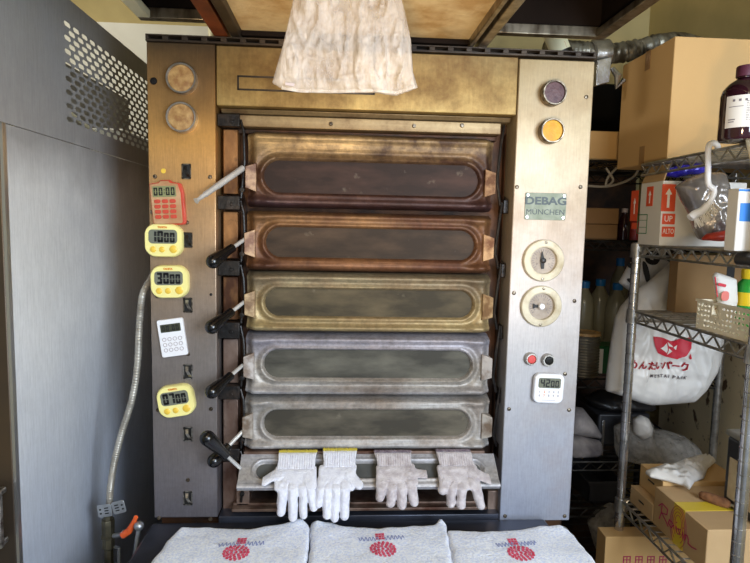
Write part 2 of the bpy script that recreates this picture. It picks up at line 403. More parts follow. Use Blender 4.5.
a, b = PX(664, 340, RW-.012), PX(750, 470, RW-.012)
B_sb = bmesh.new(); box(B_sb, (RW-.012, b.y-.6, 0), (RW-.0005, a.y, 1.24)); tag(obj('stained_board', B_sb, 'stained', bev=.001), 'beige board with flaking brown stains against the right wall behind the rack', 'panel')
# ================================================================== OVEN
X1, X2, X3, X4 = -.3964, -.2594, .3718, .5344
ZT = 1.8105; ZH = 1.6898; ZB = .795
oven = thing('deck_oven', 'tall stainless deck oven with five heat-stained doors, browned by heat at the top', 'oven', (.07, .3, 0))
B('control_panel', (X1, 0, ZB+.008), (X2, .5, ZT), 'panel_l', oven, .002)['label'] = 'left steel panel with hook sockets, browned at the top'
B('control_panel', (X3, 0, ZB-.008), (X4, .5, ZT-.004), 'panel_r', oven, .002)['label'] = 'right steel panel with nameplate and two round gauges'
B('header_panel', (X2+.0015, .002, ZH), (X3-.0015, .5, ZT-.001), 'header', oven, .002)
B('casing', (X1+.01, .5, .1), (X4-.01, .95, ZT-.01), 'casing', oven)
bm = NB(); box(bm, (X2, .075, .86), (X3, .5, ZH)); box(bm, (X1+.01, .02, .1), (X2-.0, .5, ZB+.004)); box(bm, (X3, .02, .1), (X4-.01, .5, ZB-.012)); box(bm, (X2, .10, .1), (X3, .5, .80))
box(bm, (X2, .3, .80), (X3, .5, .86))
obj('inner_body', bm, 'inner', oven, bev=.001)
# slotted vent rail along the top
bm = NB(); zt = ZT
y0, y1 = -.006, .016
box(bm, (X1, y0, zt), (X4, y1, zt+.004)); box(bm, (X1, y0, zt+.011), (X4, y1, zt+.014)); box(bm, (X1, y1, zt), (X4, y1+.02, zt+.014))
n = 24
for i in range(n+1):
    x = X1+(X4-X1)*i/n; box(bm, (max(X1, x-.006), y0, zt+.004), (min(X4, x+.006), y1-.004, zt+.011))
obj('vent_rail', bm, 'black_strut', oven, bev=.0006)
# embossed slot on the header
bm = NB(); a = P(238, 76); b_ = P(374, 94)
fr = [(a.x, a.z), (b_.x, a.z), (b_.x, b_.z), (a.x, b_.z)]
MFy = FR(Vector((0, .0018, 0)))
for q in range(4): strip(bm, [fr[q], fr[(q+1) % 4]], .0035, .0016, MFy)
obj('slot_frame', bm, 'black_strut', oven)
# header rail with two bolts
bm = NB(); zt1, zb1 = Zp(117), Zp(129)
box(bm, (X2+.012, .02, zb1), (X3-.028, .075, zt1)); 
prism(bm, [(zt1+.003, 0), (zt1+.012, -.008), (zt1+.014, .05), (zt1, .05)], X3-X2-.012, Matrix.Translation((X2+.006, .03, 0)) @ Matrix(((0,0,1,0),(0,1,0,0),(1,0,0,0),(0,0,0,1))))
hr = obj('header_rail', bm, 'header_rail', oven, bev=.002)
for px, py in ((331, 124), (414, 126), (462, 125.5)):
    bm = NB(); p = P(px, py, .02); lathe(bm, [(0, .004), (.0035, .004), (.0045, .002), (.0045, 0)], FR(p), 12); obj('bolt', bm, 'screw', hr)
bm = NB(); box(bm, (X2+.012, .045, Zp(134)), (X3-.03, .076, Zp(129)-.001)); obj('drip_strip', bm, 'inner', oven, bev=.001)

# ---- doors
def stadium(w, h, n=14):
    r = h/2; o = []
    for s in (1, -1):
        for i in range(n+1):
            a = -pi/2+pi*i/n; o.append((s*(w/2-r)+s*r*cos(a), s*r*sin(a)))
    return o
def sdstad(x, z, cx, cz, w, h):
    r = h/2; dx = max(0, abs(x-cx)-(w/2-r)); return sqrt(dx*dx+(z-cz)**2)-r
PL = [ # left, right, top, bottom, window l r t b, colours
 (247,494,134,209, 261,482,160,196, (196,164,114), (122,84,60), (80,60,70), (58,30,24), .9, .36, .6),
 (246,492,213,272, 263,478,227,261, (142,104,66), (150,104,66), (136,94,66), (84,46,30), .85, .4, .62),
 (246,491,274,333, 262,476,289,320, (150,138,110), (184,162,116), (186,168,122), (120,84,54), .7, .42, .7),
 (245,490,336,396, 261,474,350.5,382, (176,172,182), (186,178,168), (200,200,206), (116,92,72), .65, .46, .72),
 (244,490,398,450, 261,472,411,441, (176,170,164), (192,186,180), (196,194,196), (126,102,78), .65, .46, .72)]
YD = .014
wdark = [(42,30,26), (46,36,28), (56,50,38), (62,60,54), (62,58,50)]
doors = []
for i, (l, r, t, b, wl, wr, wt, wb, ct, cm, cb, st, am, lo, hi) in enumerate(PL):
    ym = (t+b)/2
    xl, xr, zt, zb = P(l, ym, YD).x, P(r, ym, YD).x, P(370, t, YD).z, P(370, b, YD).z
    wy = (wt+wb)/2
    cx = (P(wl, wy).x+P(wr, wy).x)/2; W = P(wr, wy).x-P(wl, wy).x; zc = (P(370, wt).z+P(370, wb).z)/2; H = P(370, wt).z-P(370, wb).z
    res = .003; nx = int((xr-xl)/res); nz = int((zt-zb)/res); bm = NB(); G = []
    def yy(x, z):
        d = sdstad(x, z, cx, zc, W, H)
        y = .012
        # rolled bottom and top edges
        tb = (z-zb); tt = (zt-z)
        y -= .013*math.exp(-((tb-.012)/.008)**2)
        y += .016*smoothstep(.006, 0, tb)
        y -= .006*math.exp(-((tt-.013)/.007)**2)
        y += .02*smoothstep(.008, 0, tt)
        # soft dish towards the window with a raised lip
        y += .004*math.exp(-((d-.014)/.006)**2) - .0035*math.exp(-((d-.002)/.0035)**2)
        y += .012*smoothstep(-.0015, -.005, d)
        # side turn-back
        ex = min(x-xl, xr-x); y += .018*smoothstep(.02, 0, ex)
        return YD-.012+y
    for jz in range(nz+1):
        row = []
        for ix in range(nx+1):
            x = xl+(xr-xl)*ix/nx; z = zb+(zt-zb)*jz/nz; row.append(bm.verts.new((x, yy(x, z), z)))
        G.append(row)
    for jz in range(nz):
        for ix in range(nx): bm.faces.new((G[jz][ix], G[jz][ix+1], G[jz+1][ix+1], G[jz+1][ix]))
    # turn the border back into the oven so the door is a real shell
    border = [G[0][k] for k in range(nx+1)] + [G[k][nx] for k in range(1, nz+1)] + [G[nz][k] for k in range(nx-1, -1, -1)] + [G[k][0] for k in range(nz-1, 0, -1)]
    bk = [bm.verts.new((v.co.x, .0745, v.co.z)) for v in border]
    for k in range(len(border)):
        k2 = (k+1) % len(border); bm.faces.new((border[k], border[k2], bk[k2], bk[k]))
    bm.faces.new(bk)
    dm = door_mat('door_steel_%d' % i, ct, cm, cb, zb, zt, st, am, lo, hi)
    d = obj('oven_door', bm, dm, oven, ang=60)
    d['label'] = ['topmost oven door, dark brown and purple', 'second oven door, rust brown', 'middle oven door, yellowish beige', 'fourth oven door, grey steel', 'lowest closed oven door, pale grey'][i]
    bm = NB(); prism(bm, stadium(W-.0015, H-.0015), .003, FR(Vector((cx, YD+.0105, zc))))
    wm = simple('window_plate_%d' % i, wdark[i], .6, .0, tuple(int(v*1.75) for v in wdark[i]), 9, (1,1,3), .4, .78, .1, spec=.2, extra=[((150,140,124), 34, (1,1,1), .66, .8, .35)])
    obj('window_plate', bm, wm, d)
    # angled side brackets
    br = 'br%d' % i
    MT[br] = simple('bracket_steel_%d' % i, [(164,132,100), (176,144,110), (172,146,108), (178,170,164), (172,164,154)][i], .5, .3, [(92,60,40), (100,64,42), (104,76,46), (116,98,84), (110,92,76)][i], 36, lo=.4, hi=.62, bump=.4)
    hb = .026
    for s, xe in ((1, xl), (-1, xr)):
        bm = NB()
        for j in range(1):
            pr = [(0, hb-.004), (.022, hb+.004), (.022, -hb-.004), (0, -hb+.004)]
            vs = [[bm.verts.new((xe+s*(u-.002), yv, zc+w-.004)) for (u, w) in pr] for yv in (.03, YD-.012)]
            for q in (1,): 
                for k in range(4):
                    v = vs[1][k]; 
                    if k in (1, 2): v.co.y += .007
            bm.faces.new(vs[0]); bm.faces.new(vs[1][::-1])
            for k in range(4): bm.faces.new((vs[0][k], vs[0][(k+1) % 4], vs[1][(k+1) % 4], vs[1][k]))
        obj('side_bracket', bm, br, d, bev=.0012)
    doors.append((xl, xr, zt, zb, zc))

# ---- left linkage column
ysb = [(115, 128), (196, 210), (260, 275), (321, 337), (384, 397), (446, 458)]
for k, (a, b) in enumerate(ysb):
    bm = NB(); p0 = P(219, a, .03); p1 = P(241, b, .03)
    box(bm, (X2+.001, .012, p1.z), (p1.x, .06, p0.z)); lathe(bm, [(0, .003), (.004, .003), (.004, 0)], FR(Vector((p0.x+.03, .012, (p0.z+p1.z)/2-.003))), 10)
    obj('hinge_block', bm, 'black_iron', oven, bev=.003)
    if k < 5:
        c, e = ysb[k+1][0], b
        q0 = P(223.5, e+1.5, .04); q1 = P(238.5, c-1.5, .04)
        bm = NB(); box(bm, (q0.x, .035, q1.z), (q1.x, .075, q0.z)); obj('column_plate', bm, 'rust_plate' if k < 3 else 'grey_rust', oven, bev=.002)
bm = NB(); q0 = P(223, 461, .04); q1 = P(237.5, 512, .04); box(bm, (q0.x, .035, q1.z), (q1.x, .075, q0.z)); obj('column_plate', bm, 'grey_rust', oven, bev=.002)
rod = []
for k in range(6):
    a, b = ysb[k]; e = ysb[k+1][0] if k < 5 else 500
    pts = [P(240.5, a+5, .018), P(243.5, b+3, .014), P(244.5, (b+e)/2, .014), P(242, e-8, .016), P(241, e+2, .018)]
    bm = NB(); tube(bm, pts, .0028, 8); 
    lathe(bm, [(0, .004), (.005, .003), (.005, -.004), (0, -.004)], FR(P(242, e-6, .014)), 12)
    obj('linkage_rod', bm, 'black_iron', oven)
# right linkage
for k in range(5):
    l, r, t, b = PL[k][:4]
    bm = NB(); pts = [P(r+10, t-10 if k else t-8, .03), P(r+7, t+10, .02), P(r+3, (t+b)/2+10, .018), P(r+6, b-4, .03)]
    tube(bm, pts, .003, 8); obj('linkage_rod', bm, 'black_iron', oven)
    bm = NB(); p0 = P(r+7, b-9, .05); p1 = P(r+16, b+5, .05); box(bm, (p0.x, .03, p1.z), (X3-.001, .07, p0.z)); obj('hinge_block', bm, 'black_iron', oven, bev=.002)
bm = NB(); p0 = P(503, 135, .06); p1 = P(512, 505, .06)
box(bm, (p0.x+.004, .052, p1.z), (X3-.006, .0745, p0.z)); obj('column_plate', bm, 'inner', oven, bev=.001)

# ---- levers (part of oven: rod with knob)
def lever(base, tip, knob0, r0=.0092, r1=.0146, yb=.01, yt=-.07, knob=True):
    A = P(*base, yb); Bp = P(*tip, yt); 
    bm = NB(); d = (Bp-A).normalized()
    t0 = .45
    if knob:
        tube(bm, [A, A.lerp(Bp, .6)], .0042, 12); lv = obj('lever', bm, 'lever_steel', oven)
        K0 = A.lerp(Bp, knob0); L = (Bp-K0).length; bm = NB()
        prof = [(0, 0), (r0*.8, 0), (r0, .002), (r0*1.02, L*.3), (r1*.9, L*.55), (r1*.98, L-r1*1.25)]+[(r1*cos(radians(t)), L-r1+r1*sin(radians(t))) for t in (0, 15, 30, 45, 60, 75)]+[(0, L)]
        z = d; x = z.cross(Vector((0, 0, 1))).normalized(); y = z.cross(x)
        Mk = Matrix((x, y, z)).transposed().to_4x4(); Mk.translation = K0
        lathe(bm, prof, Mk, 24); obj('knob', bm, 'black_plastic', lv)
    else:
        tube(bm, [A, A.lerp(Bp, .58)], .0066, 14); tube(bm, [A.lerp(Bp, .57), A.lerp(Bp, .9)], .0046, 14); tube(bm, [A.lerp(Bp, .6), A.lerp(Bp, .82)], .006, 14)
        tube(bm, [A.lerp(Bp, .88), A.lerp(Bp, .96), Bp], [.0038, .0038, .0065], 14)
        lv = obj('lever', bm, 'lever_steel', oven); lv['label'] = 'bare chrome lever without a knob'
lever((243, 168), (196, 201), 0, knob=False)
lever((245, 239), (208, 265), .33)
lever((244, 302), (207, 331), .33)
lever((243, 365), (207, 396), .33)
lever((243, 431), (209, 466), .42, yt=-.05)
lever((240, 468), (203, 434), .38, .010, .0155, yb=-.03, yt=-.1)

# ---- lowest door, tipped open
yt_, yb_ = .008, -.056
TL, TR = P(239, 454, yt_), P(491, 454, yt_); BL, BR = P(236.5, 488, yb_), P(500.5, 487, yb_)
zt_, zb_ = (TL.z+TR.z)/2, (BL.z+BR.z)/2
xl, xr = BL.x, BR.x
U = Vector((1, 0, 0)); Vv = Vector((0, yt_-yb_, zt_-zb_)); LV = Vv.length; Vn = Vv.normalized(); Nn = U.cross(Vn)*1.0
MF6 = Matrix((U, Vn, Nn)).transposed().to_4x4(); MF6.translation = Vector(((xl+xr)/2, yb_, zb_))
bm = NB(); w6 = xr-xl
nx, nz = 180, 30; G = []
W6, H6, c6 = w6-.062, .042, LV*.52
for j in range(nz+1):
    row = []
    for i in range(nx+1):
        u = -w6/2+w6*i/nx; v = LV*j/nz; d = sdstad(u, v, 0, c6, W6, H6)
        h = .004*math.exp(-((d-.003)/.003)**2) - .006*smoothstep(0, -.004, d) + .003*math.exp(-((v-.006)/.005)**2)
        row.append(bm.verts.new(MF6 @ Vector((u, v, h))))
    G.append(row)
for j in range(nz):
    for i in range(nx): bm.faces.new((G[j][i], G[j][i+1], G[j+1][i+1], G[j+1][i]))
bd = [G[0][k] for k in range(nx+1)] + [G[k][nx] for k in range(1, nz+1)] + [G[nz][k] for k in range(nx-1, -1, -1)] + [G[k][0] for k in range(nz-1, 0, -1)]
bk = [bm.verts.new(v.co - Nn*.010) for v in bd]
for k in range(len(bd)): bm.faces.new((bd[k], bd[(k+1) % len(bd)], bk[(k+1) % len(bd)], bk[k]))
bm.faces.new(bk)
fl = obj('oven_door', bm, door_mat('flap_steel', (200,198,202), (190,184,180), (206,204,208), zb_, zt_, (130,100,76), .6, .55, .78), oven, ang=60)
fl['label'] = 'lowest oven door, tipped open'
bm = NB(); prism(bm, stadium(W6-.01, H6-.01), .002, MF6 @ Matrix.Translation((0, c6, -.0055))); obj('window_plate', bm, simple('flap_window_plate', (66,68,66), .6, 0, (92,92,90), 12, spec=.2), fl)
bm = NB(); box(bm, (xl+.004, yt_-.0, zt_-.002), (xr-.02, .07, zt_+.006)); obj('door_ledge', bm, 'grey_rust', oven, bev=.002)
# lower opening frame
bm = NB()
a, b = P(237, 489, .03), P(250, 512, .03); box(bm, (a.x, .02, b.z), (b.x, .16, a.z))
a, b = P(487, 489, .03), P(499, 512, .03); box(bm, (a.x, .02, b.z), (b.x, .16, a.z))
zA = P(370, 503, .02).z; box(bm, (X2+.03, .02, zA-.004), (X3-.03, .30, zA+.002))
zB2 = P(370, 508.5, .0).z; box(bm, (X2+.03, .0, zB2-.006), (X3-.03, .30, zB2+.001))
obj('opening_frame', bm, 'grey_rust', oven, bev=.0015)
bm = NB(); zC = P(370, 513, -.0).z; box(bm, (X2+.002, -.002, zC-.03), (X3-.002, .1, zC-.004)); obj('bottom_rail', bm, 'table', oven, bev=.002)

# ---- fittings on the left panel
def screw(px, py, r=.0045, mt='screw'):
    bm = NB(); lathe(bm, [(0, .0012), (r*.35, .0012), (r*.4, .0026), (r*.8, .0022), (r, .0004), (r, 0)], FR(P(px, py)), 14); obj('screw', bm, mt, oven)
for px, py in ((210, 177), (155, 176.5), (187, 222.5), (152, 212), (157, 296), (188, 354), (158, 410), (211, 409), (188, 480), (159, 518), (210.5, 519), (586.3, 97), (517, 187), (580.5, 187), (514, 293), (574.5, 301), (565, 374), (509, 409), (569, 410), (505, 516), (564.5, 516)):
    screw(px, py, .0045 if px < 400 else .0046)
screw(153.5, 81, .0075, 'black_iron'); screw(211, 294.5, .003, 'dark_hole')
bm = NB(); lathe(bm, [(0, .001), (.005, .001), (.005, 0)], FR(P(163.5, 171)), 16); obj('sticker_dot', bm, 'yellow_btn', oven)
for k, (px, py) in enumerate(((186.5, 171.5), (188, 240), (188, 305), (188, 371.5), (188, 434), (188, 498))):
    Mx = FR(P(px, py)); w, h = .0175, .030
    bm = NB(); o = rrect(w, h, .002, 3)
    for q in range(len(o)): strip(bm, [o[q], o[(q+1) % len(o)]], .0022, .0016, Mx)
    fo = obj('hook_socket', bm, 'latch' if k > 2 else 'screw', oven)
    bm = NB(); prism(bm, rrect(w-.001, h-.001, .0015, 3), .0006, Mx); obj('socket_recess', bm, 'dark_hole', fo)
    bm = NB(); pts = [(-.005, .011, .001), (-.004, .003, .006), (.001, -.006, .007), (.002, -.011, .002)]
    for a, b in zip(pts, pts[1:]):
        vs = [bm.verts.new(Mx @ Vector((c[0]+dx, c[1], c[2]))) for c in (a, b) for dx in (0, .006)]
        vs2 = [bm.verts.new(Mx @ Vector((c[0]+dx, c[1], c[2]-.0014))) for c in (a, b) for dx in (0, .006)]
        bm.faces.new((vs[0], vs[1], vs[3], vs[2])); bm.faces.new((vs2[0], vs2[2], vs2[3], vs2[1]))
        for i0, i1 in ((0, 1), (1, 3), (3, 2), (2, 0)): bm.faces.new((vs[i0], vs2[i0], vs2[i1], vs[i1]))
    obj('hook', bm, 'latch' if k > 1 else 'black_iron', fo)
def lamp(px, py, r, ring, lens, h=.016):
    Mx = FR(P(px, py)); bm = NB()
    lathe(bm, [(r, 0), (r, h-.002), (r-.0012, h), (r-.0035, h), (r-.0045, h-.003), (r-.0045, 0)], Mx, 40); lp = obj('indicator_lamp', bm, ring, oven)
    bm = NB(); lathe(bm, [(r-.0046, .0), (r-.0046, h-.0045), (r*.5, h-.0035), (0, h-.003)], Mx, 40); obj('lamp_lens', bm, lens, lp)
    return lp
lamp(183, 80, .0305, 'dull_chrome', 'tan_cap', .018)['label'] = 'upper round cap with tan face'
lamp(183, 118.5, .0305, 'dull_chrome', 'tan_cap', .018)['label'] = 'lower round cap with tan face'
lamp(551.5, 94.5, .026, 'screw', 'purple_cap', .022)['label'] = 'round lamp with dark purple lens'
lamp(549.5, 132, .026, 'screw', 'amber_cap', .022)['label'] = 'round lamp with yellow lens'
# ---- nameplate
p0 = P(545.3, 206.5); w = P(566, 206.5).x-P(524.8, 206.5).x; h = P(545, 193).z-P(545, 220).z
bm = NB(); prism(bm, rrect(w, h, .003, 3), .0018, FR(p0)); npl = obj('nameplate', bm, 'plate', oven, bev=.0005)
bm = NB(); text(bm, 'DEBAG', .0225, FR(p0+Vector((0, -.0022, .011))), bold=.0007, sx=1.28); text(bm, 'MÜNCHEN', .0165, FR(p0+Vector((.0, -.0022, -.0125))), sx=1.05)
obj('lettering', bm, 'plate_txt', npl, smooth=False)
for sx in (-1, 1):
    for sz in (-1, 1):
        bm = NB(); lathe(bm, [(0, .0022), (.003, .0018), (.0034, 0)], FR(p0+Vector((sx*(w/2-.0055), -.0018, sz*(h/2-.0055)))), 10); obj('rivet', bm, 'chrome', npl)
# ---- gauges
for k, (px, py) in enumerate(((542.8, 260.5), (540.5, 306))):
    Mx = FR(P(px, py)); R = .0455; bm = NB()
    lathe(bm, [(R, 0), (R, .006), (R-.002, .009), (R-.013, .011), (R-.016, .009), (R-.017, -.0), (R-.019, -.0)], Mx, 56)
    g = obj('gauge', bm, 'cream_bezel', oven); g['label'] = ['upper round gauge with needle', 'lower round gauge with centre knob'][k]
    bm = NB(); lathe(bm, [(R-.0165, .0012), (0, .0012)], Mx, 48); 
    obj('dial', bm, 'dial', g)
    bm = NB()
    for q in range(21):
        a = radians(-130+260*q/20); r1, r2 = R-.021, R-.024 if q % 2 else R-.026
        strip(bm, [(r1*sin(a), r1*cos(a)), (r2*sin(a), r2*cos(a))], .0009, .0006, Mx @ Matrix.Translation((0, 0, .0014)))
    for q in range(0, 6):
        a = radians(-120+240*q/5); text(bm, str(q), .006, Mx @ Matrix.Translation(((R-.030)*sin(a), (R-.030)*cos(a), .0016)))
    obj('dial_marks', bm, 'grey_print', g, smooth=False)
    if k == 0:
        bm = NB(); prism(bm, [(-.0028, -.018), (.0028, -.018), (.005, 0), (.0008, .02), (-.0008, .02), (-.005, 0)], .001, Mx @ Matrix.Rotation(radians(4), 4, 'Z') @ Matrix.Translation((-.002, 0, .003)))
        obj('needle', bm, 'black_print', g)
        bm = NB(); lathe(bm, [(.006, 0), (.006, .005), (.004, .006), (0, .006)], Mx, 20); obj('hub', bm, 'black_iron', g)
    else:
        bm = NB(); prism(bm, [(0, -.004), (-.012, -.003), (-.018, -.006), (-.018, .006), (-.012, .003), (0, .004)], .001, Mx @ Matrix.Translation((0, 0, .003))); obj('needle', bm, 'black_print', g)
        bm = NB(); lathe(bm, [(.0065, 0), (.0065, .010), (.005, .012), (0, .012)], Mx, 24); obj('hub', bm, 'white_pl', g)
    for s in (-1, 1):
        bm = NB(); lathe(bm, [(0, .002), (.003, .0015), (.0032, 0)], Mx @ Matrix.Translation((s*.002, s*(R-.006), .0098)), 10); obj('bolt', bm, 'screw', g)
# ---- push buttons
for px, py, c in ((530.3, 358.3, 'red_btn'), (547.3, 359.5, 'black_plastic')):
    Mx = FR(P(px, py)); bm = NB(); lathe(bm, [(.0145, 0), (.0145, .006), (.0125, .012), (.010, .012), (.0095, .010), (.0095, 0)], Mx, 32); g = obj('push_button', bm, 'dull_chrome', oven)
    g['label'] = 'red push button' if c == 'red_btn' else 'black push button'
    bm = NB(); lathe(bm, [(.0094, 0), (.0094, .010), (.008, .0115), (0, .0118)], Mx, 28); obj('button_cap', bm, c, g)

# ================================================================== TIMERS
SEG = {'0': 'abcdef', '1': 'bc', '2': 'abged', '3': 'abgcd', '4': 'fgbc', '5': 'afgcd', '6': 'afgedc', '7': 'abc', '8': 'abcdefg', '9': 'abcdfg'}
def digits(bm, s, M, h, w, gap, th=.16, sizes=None):
    x = 0; tot = sum((w*(sizes[i] if sizes else 1)+gap) if c != ':' else gap*1.6 for i, c in enumerate(s))-gap
    x = -tot/2
    for i, c in enumerate(s):
        k = sizes[i] if sizes else 1
        if c == ':':
            for yy in (-h*.2, h*.2): box(bm, (x, yy-h*.05, 0), (x+gap*.8, yy+h*.05, .0005), M)
            x += gap*1.6; continue
        W, H = w*k, h*k; t = H*th; oy = -(h-H)/2
        S = {'a': ((t*.2, H/2-t), (W-t*.2, H/2)), 'd': ((t*.2, -H/2), (W-t*.2, -H/2+t)), 'g': ((t*.5, -t/2), (W-t*.5, t/2)),
             'f': ((0, t*.15), (t, H/2-t*.3)), 'b': ((W-t, t*.15), (W, H/2-t*.3)), 'e': ((0, -H/2+t*.3), (t, -t*.15)), 'c': ((W-t, -H/2+t*.3), (W, -t*.15))}
        for sg in SEG[c]:
            (a, b), (c_, d) = S[sg]; box(bm, (x+a, b+oy, 0), (x+c_, d+oy, .0005), M)
        x += W+gap
def timer_root(label, px, py, rz, y=-.0, group=None):
    return thing('kitchen_timer', label, 'timer', None, group, M=FR(P(px, py, y), radians(rz)))
def loc(bmf, name, mt, parent, bev=0, smooth=True):
    bm = NB(); bmf(bm); return obj(name, bm, mt, parent, bev=bev, local=True, smooth=smooth)
I4 = Matrix.Identity(4); TZ = lambda z, x=0, y=0: Matrix.Translation((x, y, z))
def yellow_timer(label, px, py, rz, s, sizes=None):
    t = timer_root(label, px, py, rz, group='pale yellow timers on the left panel')
    w, h, d = .0775, .069, .016
    def body(bm):
        R = [(1.0, 0), (1.0, d*.55), (.975, d*.85), (.93, d)]
        rings = [[bm.verts.new((x*k, y*k, z)) for x, y in rrect(w, h, .023, 8)] for k, z in R]
        n = len(rings[0])
        for A, Bq in zip(rings, rings[1:]):
            for i in range(n): bm.faces.new((A[i], A[(i+1) % n], Bq[(i+1) % n], Bq[i]))
        bm.faces.new(rings[0][::-1]); bm.faces.new(rings[-1])
    b = loc(body, 'timer_body', 'yellow', t)
    sc = loc(lambda bm: prism(bm, rrect(.058, .029, .008, 5), .0008, TZ(d, 0, .008)), 'screen', 'lcd', t)
    loc(lambda bm: digits(bm, s, TZ(d+.0009, 0, .008), .0235, .0115, .0018, .2, sizes), 'digits', 'seg', sc, smooth=False)
    for x, r in ((-.020, .0065), (-.002, .0062), (.021, .008)):
        loc(lambda bm: lathe(bm, [(r, d-.001), (r, d+.001), (r-.0015, d+.002), (0, d+.0024)], TZ(0, x, -.0185 if r < .007 else -.0175), 24), 'timer_button', 'yellow_btn', t)
    loc(lambda bm: text(bm, 'TANITA', .0052, TZ(d+.0006, -.001, .0272), bold=.0003), 'maker_mark', 'yellow_mark', t, smooth=False)
    return t
yellow_timer('pale yellow rounded timer showing 10:00, highest of the yellow ones', 165.3, 240.3, 0, '1000', [1, 1, .86, .86])
yellow_timer('pale yellow rounded timer showing 30:00, just above the white calculator-like timer', 171, 281.3, 1, '3000', [1, 1, .86, .86])
yellow_timer('pale yellow timer showing 07:00, tilted, lowest on the left panel', 177.3, 399.5, 9, '0700', [1, 1, .86, .86])
# red-rimmed timer
t = timer_root('red-rimmed tan timer with red number keys, topmost on the left panel', 168, 202, 3)
d = .014
loc(lambda bm: prism(bm, [(-.033, .038), (-.014, .040), (-.010, .0445), (.010, .0445), (.014, .040), (.031, .037), (.036, .018), (.037, -.044), (.033, -.048), (-.026, -.047), (-.030, -.043)], d*.8, I4), 'timer_body', 'red_pl', t, .002)
fp = loc(lambda bm: prism(bm, [(-.031, .036), (-.013, .038), (-.009, .0425), (.007, .0425), (.010, .038), (.025, .036), (.030, .018), (.031, -.042), (.028, -.045), (-.024, -.045), (-.028, -.042)], .003, TZ(d*.8)), 'face_plate', 'beige_pl', t, .001)
sc = loc(lambda bm: prism(bm, rrect(.047, .0225, .002, 3), .0008, TZ(d*.8+.003, -.002, .021)), 'screen', 'lcd_g', t)
loc(lambda bm: digits(bm, '00:00', TZ(d*.8+.0039, -.002, .021), .016, .0075, .0026, .16), 'digits', 'seg', sc, smooth=False)
for r_ in range(4):
    for c_ in range(3):
        loc(lambda bm: prism(bm, rrect(.0125, .0078, .003, 3), .002, TZ(d*.8+.003, -.017+c_*.0155, .001-r_*.0105)), 'timer_button', 'red_pl', t, .0004)
# white calculator-like timer
t = timer_root('white upright calculator-like timer with dark screen, tilted on the left panel', 173.3, 337, 8)
d = .009
loc(lambda bm: prism(bm, rrect(.054, .080, .004, 4), d, I4), 'timer_body', 'white_pl', t, .0012)
sc = loc(lambda bm: prism(bm, rrect(.042, .017, .0015, 3), .0008, TZ(d, .0, .0215)), 'screen', 'lcd_dark', t)
loc(lambda bm: digits(bm, '00:00', TZ(d+.0009, 0, .0215), .011, .006, .0024, .18), 'digits', 'seg', sc, smooth=False)
for r_ in range(3):
    for c_ in range(4):
        loc(lambda bm: lathe(bm, [(.0042, 0), (.0042, .001), (.0032, .001), (.0032, 0)], TZ(d, -.0165+c_*.011, -.002-r_*.0115), 14), 'timer_button', 'btn_grey', t)
# white timer on the right panel
t = timer_root('white rounded timer showing 42:00 below the push buttons on the right panel', 546.8, 387, -2)
d = .015
loc(lambda bm: prism(bm, rrect(.067, .066, .013, 7), d, I4), 'timer_body', 'white_pl', t, .003)
sc = loc(lambda bm: prism(bm, rrect(.050, .0225, .004, 4), .0008, TZ(d, .0, .013)), 'screen', 'lcd', t)
loc(lambda bm: digits(bm, '4200', TZ(d+.0009, 0, .013), .018, .0095, .002, .17, [1, 1, .85, .85]), 'digits', 'seg', sc, smooth=False)
for r_ in range(2):
    for c_ in range(5):
        loc(lambda bm: text(bm, '1234567890'[r_*5+c_], .0068, TZ(d+.0004, -.021+c_*.0105, -.007-r_*.0085), bold=.0002), 'timer_button', 'yellow_mark' if (c_ == 1) else 'btn_grey', t, smooth=False)
loc(lambda bm: box(bm, (-.015, -.0262, d), (.016, -.0252, d+.0004)), 'printed_line', 'btn_grey', t)

# ================================================================== HOOD
hood = thing('exhaust_hood', 'sooty steel exhaust hood frame hanging over the oven front', 'hood', (.07, -.3, 1.86))
zr = P(370, 24, .03).z
xl_, xr_ = P(139, 14, .03).x, P(606, 30, .03).x
bm = NB(); box(bm, (xl_, .02, zr-.010), (-.245, .04, zr+.012)); obj('rear_rim', bm, 'hood_steel', hood, bev=.002)
bm = NB(); box(bm, (.285, .02, zr-.010), (xr_, .04, zr+.012)); obj('rear_rim', bm, 'hood_steel', hood, bev=.002)
bm = NB(); box(bm, (xr_-.026, -.75, zr-.010), (xr_, .02, zr+.006)); obj('side_rim', bm, 'hood_steel', hood, bev=.002)
bm = NB(); box(bm, (xl_, -.75, zr-.010), (xl_+.026, .02, zr+.006)); obj('side_rim', bm, 'pvc', hood, bev=.002)
bm = NB(); box(bm, (xl_, -.75, zr+.10), (xr_, .03, zr+.11)); box(bm, (xl_, .03, zr+.012), (xr_, .04, zr+.3)); box(bm, (xr_-.012, -.75, zr+.006), (xr_, .03, zr+.3)); box(bm, (xl_, -.75, zr+.006), (xl_+.012, .03, zr+.3)); box(bm, (xl_, -.76, zr+.006), (xr_, -.75, zr+.3))
obj('hood_skin', bm, 'hood_dark', hood)
for k in range(3):
    bm = NB(); yb0 = -.03-.09*k; box(bm, (xl_+.012, yb0-.02, zr+.035), (-.25, yb0, zr+.05)); obj('slat', bm, 'casing', hood, bev=.001)
zbd = ZT+.030
bm = NB(); box(bm, (-.225, -.72, zbd), (.27, .012, zbd+.012)); obj('hood_board', bm, 'hood_board', hood, bev=.001)['label'] = 'speckled tan board'
bm = NB(); box(bm, (-.2255, .0, zbd-.010), (.2705, .022, zbd+.03)); obj('board_rear_rail', bm, 'hood_dark', hood, bev=.001)
bm = NB(); box(bm, (-.226, -.74, zbd-.016), (-.206, .024, zbd+.04)); obj('strut', bm, 'black_strut', hood, bev=.002)
bm = NB(); box(bm, (-.262, -.74, zbd-.014), (-.232, .024, zbd+.01)); obj('strut', bm, 'orange_strut', hood, bev=.002)['label'] = 'rust orange strut'
